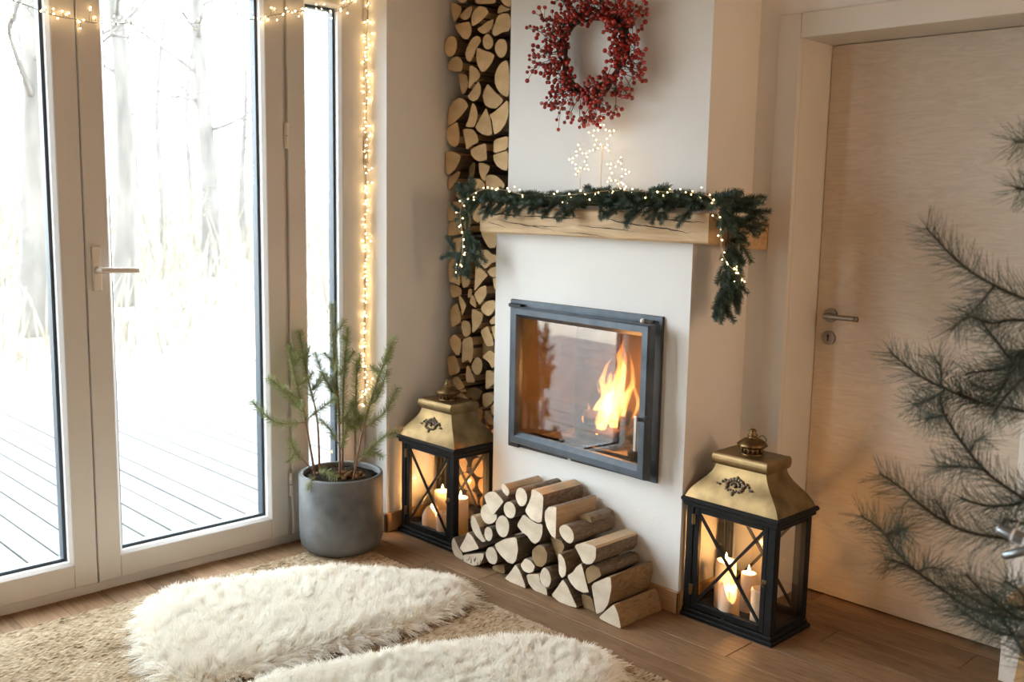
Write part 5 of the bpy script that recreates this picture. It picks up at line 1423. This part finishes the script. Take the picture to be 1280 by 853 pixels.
light_string('fairy_lights', [(-3.51, .60, 2.10), (-3.505, .95, 2.085), (-3.50, 1.155, 2.053), (-3.52, 1.282, 2.028), (-3.525, 1.364, 2.024), (-3.525, 1.45, 2.022), (-3.51, 1.649, 2.046), (-3.51, 1.832, 2.072), (-3.52, 2.046, 2.115), (-3.525, 2.116, 2.139), (-3.525, 2.241, 2.171), (-3.525, 2.41, 2.195), (-3.52, 2.50, 2.25), (-3.515, 2.556, 2.262), (-3.52, 2.556, 2.067), (-3.525, 2.556, 1.673), (-3.532, 2.554, 1.269), (-3.532, 2.552, .993), (-3.53, 2.548, .75), (-3.52, 2.545, .55)],
             'warm fairy lights strung over the garden doors and down the reveal', .0125, (.016, .004, .018), 5, .0032, 'wire_dark', clampx)
GARL = [(-3.139, 2.70, 1.11), (-3.075, 2.695, 1.187), (-3.052, 2.69, 1.285), (-3.069, 2.69, 1.408), (-2.998, 2.71, 1.479), (-2.882, 2.73, 1.489), (-2.726, 2.73, 1.466), (-2.6, 2.73, 1.466), (-2.453, 2.73, 1.476), (-2.328, 2.74, 1.488), (-2.185, 2.74, 1.487), (-2.016, 2.74, 1.484), (-1.914, 2.735, 1.475), (-1.865, 2.722, 1.431), (-1.855, 2.735, 1.372), (-1.855, 2.745, 1.308), (-1.855, 2.777, 1.26), (-1.855, 2.835, 1.227), (-1.855, 2.871, 1.19)]
light_string('fairy_lights', GARL, 'warm fairy lights wound along the fir garland', .022, (.008, .006, .011), 8, .0026)
light_string('fairy_lights', [(-1.853, 2.83, 1.235), (-1.850, 2.86, 1.215), (-1.850, 2.875, 1.195)], 'short clustered light end hanging beside the right garland tail', .007, (.006, .012, .012), 9, .003)

# ------------------------------------------------------------------ light stars on stakes
def star(x, y, z, R, rot, base_z, label, seed, n_b=24):
    o = empty('star_light', (x, y, base_z), label, 'star light', 'wire stars behind the garland')
    rs = random.Random(seed)
    pts = []
    for k in range(10):
        a = PI/2 + rot + 2*PI*k/10; r = R if k % 2 == 0 else R*.46
        pts.append(Vector((x + math.cos(a)*r, y, z + math.sin(a)*r)))
    pts.append(pts[0])
    p = MB(); p.tube(pts, .0012, 5); p.build('star_frame', M['wire'], o)
    p = MB(); p.tube([(x, y+.002, z-R*.46), (x-.004, y+.004, base_z)], .0021, 6); p.build('stake', M['wire'], o)
    b_ = MB()
    for k in range(10):
        for t_ in (0, .5):
            q = pts[k].lerp(pts[k+1], t_)
            b_.sphere((q.x+rs.uniform(-.003, .003), q.y-.003, q.z+rs.uniform(-.003, .003)),  .0023, 1)
    tag(b_.build('bulbs', M['bulb'], o, True), kind='stuff')
star(-2.424, 2.80, 1.682, .062, .0, 1.415, 'tallest wire light star on a stake under the wreath', 1)
star(-2.512, 2.785, 1.598, .055, .25, 1.415, 'wire light star left of the tallest one', 2)
star(-2.337, 2.79, 1.552, .056, -.3, 1.415, 'lowest wire light star right of the tallest one', 3)

# ------------------------------------------------------------------ berry wreath
wr = empty('berry_wreath', (-2.495, 2.83, 1.985), 'red berry wreath hanging on the white chimney breast', 'wreath')
wc = Vector((-2.493, 2.815, 1.985))
rw = random.Random(4)
tw = MB()
for k in range(7):
    pts = []
    ph = rw.uniform(0, 6)
    for i in range(41):
        a = 2*PI*i/40; rr_ = .150 + .016*math.sin(a*3+ph)+.008*math.sin(a*7+ph)
        pts.append(wc + Vector((math.cos(a)*rr_, .012*math.cos(a*4+ph*2), math.sin(a)*rr_*.93)))
    tw.tube(pts, .006, 5, cap=False)
tw.build('twig_ring', M['twig_dark'], wr)
be = MB(); fr_ = MB(); tg = MB()
cnt = 0
centers = []
tries = 0
hole = Vector((-2.466, 0, 1.988))
while cnt < 860 and tries < 2400:
    tries += 1
    a = rw.uniform(0, 2*PI)
    spray = rw.random() < .34
    ring_r = .156 + .022*max(0, -math.cos(a))            # fuller on the window side
    base = wc + Vector((math.cos(a)*ring_r, rw.uniform(-.01, .01), math.sin(a)*.150))
    out = Vector((math.cos(a), 0, math.sin(a))); tan = Vector((-math.sin(a), 0, math.cos(a)))
    b_ = rw.uniform(-PI*.85, PI*.85)
    if spray: c0 = base + out*rw.uniform(.05, .105) + tan*rw.uniform(-.06, .06) + Vector((0, -rw.uniform(0, .045), 0))
    else: c0 = base + out*math.cos(b_)*rw.uniform(.01, .06) + Vector((0, -1, 0))*abs(math.sin(b_))*rw.uniform(.02, .06)
    mid = base.lerp(c0, .6) + tan*rw.uniform(-.01, .01)
    grew = False
    for k in range(rw.randint(3, 7)):                    # a little cluster on a branched stalk
        q = c0 + Vector((rw.gauss(0, .017), rw.gauss(0, .012), rw.gauss(0, .017)))
        rad_ = math.hypot(q.x-hole.x, q.z-hole.z)
        if rad_ < .093 or q.y > 2.858: continue
        if abs(a-PI) < .42 and rad_ < .135: continue     # bare twigs show at the inner side
        r = rw.uniform(.0058, .0090)
        if any((q-c_).length < (r+r2)*.82 for c_, r2 in centers): continue
        centers.append((q, r)); cnt += 1; grew = True
        (fr_ if (a > 3.4 and a < 5.0 and rw.random() < .08) else be).sphere(q, r, 2)
        tg.tube([c0.lerp(mid, .3), q], .0010, 4)
    if grew: tg.tube(smooth_path([base, mid, c0.lerp(mid, .3)], 2), .0014, 4)
tag(be.build('berries', M['berry'], wr, True, fix=False), kind='stuff')
if fr_.v: tag(fr_.build('frosted_berries', M['berry_frost'], wr, True, fix=False), kind='stuff')
tg.build('berry_stalks', M['twig_dark'], wr)
p = MB(); p.tube([wc + Vector((0, .03, .15)), wc + Vector((0, .05, .19))], .003, 6); p.build('hanging_nail', M['steel'], wr)

# ------------------------------------------------------------------ rug
RX0, RX1, RY0, RY1 = -3.39, -.75, .2, 2.375
def rug_mat():
    mt, nt, b = new_mat('jute_weave')
    co = coords(nt, (120, 26, 1))
    n1 = N(nt, 'ShaderNodeTexNoise', Scale=1.0, Detail=2.0); nt.links.new(co, n1.inputs['Vector'])
    c2 = coords(nt, (5, 3.5, 1)); n2 = N(nt, 'ShaderNodeTexNoise', Scale=1.0, Detail=3.0); nt.links.new(c2, n2.inputs['Vector'])
    ad = N(nt, 'ShaderNodeMath'); ad.operation = 'MULTIPLY_ADD'; ad.inputs[1].default_value = .55; nt.links.new(n2.outputs['Fac'], ad.inputs[0]); nt.links.new(n1.outputs['Fac'], ad.inputs[2])
    nt.links.new(ramp(nt, ad.outputs[0], [(.55, (.10, .064, .034)), (.68, (.29, .21, .13)), (.80, (.41, .315, .21)), (1.0, (.49, .40, .285))]), b.inputs['Base Color'])
    b.inputs['Roughness'].default_value = .95; b.inputs['Specular IOR Level'].default_value = .1
    return mt
M['jute'] = rug_mat()
xs = np.arange(RX0, RX1+1e-6, .0029); ys = np.arange(RY0, RY1+1e-6, .0062)
GX, GY = np.meshgrid(xs, ys, indexing='ij')
rowi = np.floor((GX-RX0)/.0118)
jit = rng.random(int(rowi.max())+2)
ph = jit[rowi.astype(int)]*6.28
H = .0045 + .0068*np.abs(np.sin((GX-RX0)/.0118*PI))**.8 * (.72+.28*np.sin(GY/.024*PI*2 + ph)) + rng.normal(0, .0006, GX.shape)
GXj = GX + .003*np.sin(GY*7)*np.sin(GY*2.3)
GYj = GY.copy()
H[0, :] = H[-1, :] = 0.0; H[:, 0] = H[:, -1] = 0.0
GXj[0, :] += .006*np.sin(ys*40) ; 
V = np.stack([GXj, GYj, H], -1).reshape(-1, 3)
a_, b2 = len(xs), len(ys)
I = np.arange(a_*b2).reshape(a_, b2)
Fq = np.stack([I[:-1, :-1], I[1:, :-1], I[1:, 1:], I[:-1, 1:]], -1).reshape(-1, 4)
def np_mesh(name, V, F, mat, smooth=True):
    me = bpy.data.meshes.new(name)
    me.vertices.add(len(V)); me.vertices.foreach_set('co', V.astype(np.float32).ravel())
    k = F.shape[1]
    me.loops.add(F.size); me.loops.foreach_set('vertex_index', F.astype(np.int32).ravel())
    me.polygons.add(len(F)); me.polygons.foreach_set('loop_start', np.arange(0, F.size, k, dtype=np.int32)); me.polygons.foreach_set('loop_total', np.full(len(F), k, np.int32))
    me.update(calc_edges=True); me.validate()
    if smooth: me.polygons.foreach_set('use_smooth', [True]*len(F))
    me.materials.append(mat)
    return me
rug = bpy.data.objects.new('jute_rug', np_mesh('jute_rug', V, Fq, M['jute'])); COL.objects.link(rug)
tag(rug, 'coarse woven jute rug lying on the plank floor', 'rug')

# ------------------------------------------------------------------ sheepskins
def fur_mat(name, tip, root):
    mt, nt, b = new_mat(name)
    hi = nt.nodes.new('ShaderNodeHairInfo')
    c = ramp(nt, hi.outputs['Intercept'], [(.0, root), (.55, tip)])
    nt.links.new(c, b.inputs['Base Color'])
    b.inputs['Roughness'].default_value = .6; b.inputs['Specular IOR Level'].default_value = .25
    b.inputs['Sheen Weight'].default_value = .2
    return mt
M['fur'] = fur_mat('cream_fur', (.90, .87, .80), (.80, .70, .54))
def inside(P, x, y):
    res = np.zeros(x.shape, bool); n = len(P)
    for i in range(n):
        x0, y0 = P[i]; x1, y1 = P[(i+1) % n]
        c = ((y0 > y) != (y1 > y)) & (x < (x1-x0)*(y-y0)/(y1-y0+1e-12)+x0)
        res ^= c
    return res
def edge_dist(P, x, y):
    best = np.full(x.shape, 9.0); bx = np.zeros(x.shape); by = np.zeros(x.shape)
    for i in range(len(P)):
        x0, y0 = P[i]; x1, y1 = P[(i+1) % len(P)]
        dx, dy = x1-x0, y1-y0; t_ = np.clip(((x-x0)*dx+(y-y0)*dy)/(dx*dx+dy*dy+1e-12), 0, 1)
        qx, qy = x0+t_*dx, y0+t_*dy; d = np.hypot(x-qx, y-qy)
        m_ = d < best; best[m_] = d[m_]; bx[m_] = qx[m_]; by[m_] = qy[m_]
    return best, bx, by
def lowfreq(x, y, seed, sc):
    r_ = np.random.default_rng(seed); s = np.zeros(x.shape)
    for k in range(7):
        a = r_.uniform(0, 6.28); f = sc*r_.uniform(.6, 1.7)
        s += np.sin((x*math.cos(a)+y*math.sin(a))*f + r_.uniform(0, 6.28))
    return s/7
def sheepskin(P, label, n, seed, z_lift):
    P = chaikin(P, .25, 2)
    cx = sum(p[0] for p in P)/len(P); cy = sum(p[1] for p in P)/len(P)
    o = empty('sheepskin', (cx, cy, .01), label, 'sheepskin', 'cream sheepskins on the rug')
    r_ = np.random.default_rng(seed)
    xs_ = [p[0] for p in P]; ys_ = [p[1] for p in P]
    # hide: a cushion-like sheet
    g = .02
    X, Y = np.meshgrid(np.arange(min(xs_)-g, max(xs_)+g, g), np.arange(min(ys_)-g, max(ys_)+g, g), indexing='ij')
    ins = inside(P, X, Y); d, _, _ = edge_dist(P, X, Y)
    def hgt(x, y, d): return z_lift + .030*np.clip(d/.10, 0, 1)**.5 + .010*lowfreq(x, y, seed, 14)*np.clip(d/.06, 0, 1)
    Z = hgt(X, Y, d)
    idx = -np.ones(X.shape, int); idx[ins] = np.arange(ins.sum())
    V = np.stack([X[ins]-cx, Y[ins]-cy, Z[ins]-.01], -1)
    q = ins[:-1, :-1] & ins[1:, :-1] & ins[1:, 1:] & ins[:-1, 1:]
    F = np.stack([idx[:-1, :-1][q], idx[1:, :-1][q], idx[1:, 1:][q], idx[:-1, 1:][q]], -1)
    h = bpy.data.objects.new('hide', np_mesh('hide', V, F, M['hide'])); COL.objects.link(h); h.parent = o
    # fur strands
    x = r_.uniform(min(xs_), max(xs_), n*3); y = r_.uniform(min(ys_), max(ys_), n*3)
    m_ = inside(P, x, y); x = x[m_][:n]; y = y[m_][:n]; n = len(x)
    d, bx, by = edge_dist(P, x, y)
    ox, oy = (bx-x), (by-y); l_ = np.hypot(ox, oy)+1e-6; ox /= l_; oy /= l_
    z = hgt(x, y, d)
    # clumps: strands lean with their tuft
    ccell = .020
    kx = np.floor(x/ccell + .6*lowfreq(x, y, seed+5, 40)); ky = np.floor(y/ccell + .6*lowfreq(x, y, seed+6, 40))
    hsh = np.sin(kx*127.1 + ky*311.7 + seed)*43758.5453; h1 = hsh - np.floor(hsh); hs2 = np.sin(kx*269.5 + ky*183.3 + seed)*43758.5453; h2 = hs2 - np.floor(hs2)
    ca = h1*6.28
    flow = 2.2 + 2.0*lowfreq(x, y, seed+9, 6)
    w_e = np.clip(1 - d/.05, 0, 1)
    lx = .55*np.cos(ca)*.8 + .42*np.cos(flow) + 1.15*w_e*ox + r_.normal(0, .16, n)
    ly = .55*np.sin(ca)*.8 + .42*np.sin(flow) + 1.15*w_e*oy + r_.normal(0, .16, n)
    L = (.046 + .012*h2 + r_.normal(0, .004, n))*(1-.12*w_e)
    k = 6
    pos = np.zeros((n, k, 3), np.float32); rad = np.zeros((n, k), np.float32)
    wave = r_.uniform(0, 6.28, n)
    for i in range(k):
        t_ = i/(k-1)
        bend = t_**1.5
        hz_ = np.clip(1.0 - .42*np.hypot(lx, ly), .25, 1)
        pos[:, i, 0] = x + lx*L*bend*.85 + .0022*np.sin(wave + t_*7)*t_
        pos[:, i, 1] = y + ly*L*bend*.85 + .0022*np.cos(wave + t_*6)*t_
        pos[:, i, 2] = np.maximum(z + L*hz_*(t_**.85)*.95 - .030*w_e*t_*t_, .013)
        rad[:, i] = .00105*(1-.72*t_)
    pos[..., 0] -= cx; pos[..., 1] -= cy; pos[..., 2] -= .01
    hc = bpy.data.hair_curves.new('fur'); hc.add_curves([k]*n)
    hc.attributes['position'].data.foreach_set('vector', pos.ravel())
    ra = hc.attributes.get('radius') or hc.attributes.new('radius', 'FLOAT', 'POINT')
    ra.data.foreach_set('value', rad.ravel())
    hc.materials.append(M['fur'])
    f = bpy.data.objects.new('fur', hc); COL.objects.link(f); f.parent = o
    tag(f, kind='stuff')
sheepskin([(-3.33, 1.44), (-3.0, 1.28), (-2.74, 1.20), (-2.58, 1.24), (-2.55, 1.5), (-2.50, 1.83), (-2.50, 2.2), (-2.58, 2.36), (-2.72, 2.36), (-2.95, 2.22), (-3.08, 2.12), (-3.16, 1.98), (-3.25, 1.72)], 'cream sheepskin lying beside the garden doors', 42000, 3, .014)
sheepskin([(-2.50, 1.36), (-2.42, 1.66), (-2.29, 1.98), (-2.14, 2.24), (-1.90, 2.31), (-1.79, 2.24), (-1.66, 1.98), (-1.74, 1.6), (-1.98, 1.25), (-2.33, 1.15)], 'cream sheepskin lying on the fireplace side of the rug', 42000, 8, .018)

# ------------------------------------------------------------------ potted spruce
PC = (-3.345, 2.295)
ps = empty('potted_spruce', (PC[0], PC[1], .010), 'small spruce saplings in a round grey concrete planter', 'potted plant')
z0 = .0118
p = MB(); p.lathe([(0, z0), (.125, z0), (.148, z0+.008), (.162, z0+.024), (.169, z0+.05), (.171, z0+.10), (.171, .325), (.169, .331), (.164, .333), (.156, .331), (.153, .325), (.152, .26)], PC[0], PC[1], 64); pot = p.build('planter', M['concrete'], ps, True)
p = MB(); p.lathe([(.153, .312), (.11, .318), (.06, .312), (.0, .316)], PC[0], PC[1], 40, wob=lambda t, i: 1); 
p.v = [(a, b_, c + .008*noise.noise(Vector((a*30, b_*30, 1)))) for a, b_, c in p.v]; p.build('soil', M['soil'], ps, True)
p = MB(); rq = random.Random(6)
for k in range(90):
    a = rq.uniform(0, 6.28); r = rq.uniform(0, .07); p.sphere((PC[0]+.02+math.cos(a)*r, PC[1]+.03+math.sin(a)*r*.8, .314+rq.uniform(0, .016)*(1-r/.08)), rq.uniform(.005, .011), 1, sc=(rq.uniform(.7, 1.6), rq.uniform(.7, 1.6), rq.uniform(.5, 1)))
p.build('moss', M['moss'], ps, True)
for i, (bare, pts) in enumerate(SPRUCE_BRANCHES):
    rb = random.Random(300+i)
    P = smooth_path(pts, 6)
    L = sum((P[k+1]-P[k]).length for k in range(len(P)-1))
    r0 = .0052 if L > .3 else .0026
    s_ = MB(); s_.tube(P, [r0*(1-.72*k/(len(P)-1)) for k in range(len(P))], 7)
    st = s_.build('stem' if L > .3 else 'branch', M['stem'], ps, True)
    nd = MB(); needles_on(nd, P, bare, .0017, 3, .029, .00075, .60, 0, rb)
    tag(nd.build('needles', M['needle_spruce'], st, False, fix=False), kind='stuff')
    if L > .3:
        for k in range(5):   # small side shoots
            q = P[int(len(P)*rb.uniform(max(bare, .35), .8))]
            dr_ = Vector((rb.uniform(-1, 1), rb.uniform(-1, 1), rb.uniform(.3, 1))).normalized()*rb.uniform(.05, .085)
            p2 = smooth_path([q, q+dr_*.5+Vector((0, 0, -.004)), q+dr_+Vector((0, 0, .008))], 4)
            s_ = MB(); s_.tube(p2, .0016, 5); n2 = s_.build('branch', M['stem'], ps, True)
            nd = MB(); needles_on(nd, p2, .08, .0019, 3, .025, .00075, .60, 0, rb)
            tag(nd.build('needles', M['needle_spruce'], n2, False, fix=False), kind='stuff')

# ------------------------------------------------------------------ pine tree at the right
pt = empty('pine_tree', (-.50, 2.06, 0), 'long-needled pine tree reaching in front of the birch door', 'tree')
p = MB(); p.tube(smooth_path([(-.50, 2.06, .02), (-.505, 2.06, .6), (-.50, 2.065, 1.2), (-.495, 2.06, 1.75)], 6), [.026*(1-.7*k/18) for k in range(19)], 9); p.build('trunk', M['twig_dark'], pt, True)
p = MB(); p.box(-.70, -.30, 2.035, 2.085, 0, .035, .004); p.box(-.525, -.475, 1.86, 2.26, .035, .07, .004); p.build('cross_stand', M['stool'], pt)
for i, (bare, pts) in enumerate(PINE_BRANCHES):
    rb = random.Random(500+i)
    pts = [Vector(q) for q in pts]
    if pts[0].x > -.70 and i not in (1, 3, 4):          # main branches grow from the trunk
        pts = [Vector((-.50, 2.06, pts[0].z-.03))] + pts
    P = smooth_path(pts, 6); L = sum((P[k+1]-P[k]).length for k in range(len(P)-1))
    s_ = MB(); s_.tube(P, [(.0042 if L > .2 else .0026)*(1-.6*k/(len(P)-1)) for k in range(len(P))], 6)
    st = s_.build('branch', M['twig_dark'], pt, True)
    nd = MB(); needles_on(nd, P, max(.03, bare), .0036, 4, .066, .00055, .68, 0, rb)
    tag(nd.build('needles', M['needle_pine'], st, False, fix=False), kind='stuff')

# silver ornament hanging in the pine
on = empty('silver_ornament', (-.64, 1.95, .84), 'silvery banded glass ornament hung on a pine branch', 'ornament')
def capsule(a, b_, prof, mat, name, par):
    a, b_ = Vector(a), Vector(b_); p = MB()
    p.tube([a.lerp(b_, t_) for t_, r in prof], [r for t_, r in prof], 16); return p.build(name, mat, par, True)
body = capsule((-.672, 1.95, .848), (-.60, 1.955, .832), [(0, .002), (.04, .007), (.12, .0105), (.5, .012), (.9, .0105), (.97, .007), (1, .002)], M['silver'], 'glass_body', on)
for t_ in (.06, .42, .72):
    c0 = Vector((-.672, 1.95, .848)).lerp(Vector((-.60, 1.955, .832)), t_); c1 = c0 + Vector((.0045, .0003, -.001))
    p = MB(); p.tube([c0, c1], .0125 if t_ > .1 else .009, 16); p.build('band', M['pale_band'], body)
p = MB(); p.tube(smooth_path([(-.635, 1.952, .85), (-.63, 1.953, .875), (-.62, 1.955, .89)], 4), .0008, 5); p.build('hanger', M['wire'], on)
capsule((-.655, 1.95, .795), (-.60, 1.955, .825), [(0, .003), (.1, .008), (.5, .0085), (1, .006)], M['silver'], 'lower_arm', on)

# wooden stool at the edge of the picture
so = empty('wooden_stool', (-.66, 2.75, 0), 'honey-coloured wooden stool with splayed legs beside the door', 'stool')
p = MB(); p.box(-.856, -.46, 2.60, 2.92, .447, .478, .006); p.build('seat', M['stool'], so)
for fx, tx in ((-.873, -.838), (-.447, -.482)):
    for fy, ty in ((2.732, 2.752), (2.935, 2.905)):
        p = MB(); p.bar((fx+.018, fy, 0), (tx+.018 if fx < -.6 else tx-.018, ty, .449), .036, .036, up=(0, 1, 0)); p.build('leg', M['stool'], so)
p = MB(); p.box(-.84, -.48, 2.74, 2.765, .20, .23, .003); p.build('stretcher', M['stool'], so)
p = MB(); p.box(-.84, -.48, 2.90, 2.925, .20, .23, .003); p.build('stretcher', M['stool'], so)

# ------------------------------------------------------------------ fill lamp added out of view to warm the shaded faces
fl_ = empty('added_fill_lamp', (1.15, 2.35, 0), 'unseen fill lamp with a warm globe, added to warm the room', 'lamp')
p = MB(); p.lathe([(0, 0), (.14, 0), (.14, .012), (.02, .025), (0, .025)], 1.15, 2.35, 32); p.build('base', M['iron_dark'], fl_, True)
p = MB(); p.tube([(1.15, 2.35, .02), (1.15, 2.35, 1.60)], .010, 12); p.build('pole', M['iron_dark'], fl_, True)
p = MB(); p.lathe([(.03, 1.585), (.04, 1.60), (.035, 1.625)], 1.15, 2.35, 20); p.build('socket', M['brass'], fl_, True)
p = MB(); p.sphere((1.15, 2.35, 1.72), .11, 3); p.build('globe', emit('fill_lamp_globe', (1.0, .66, .40), 37.0), fl_, True)
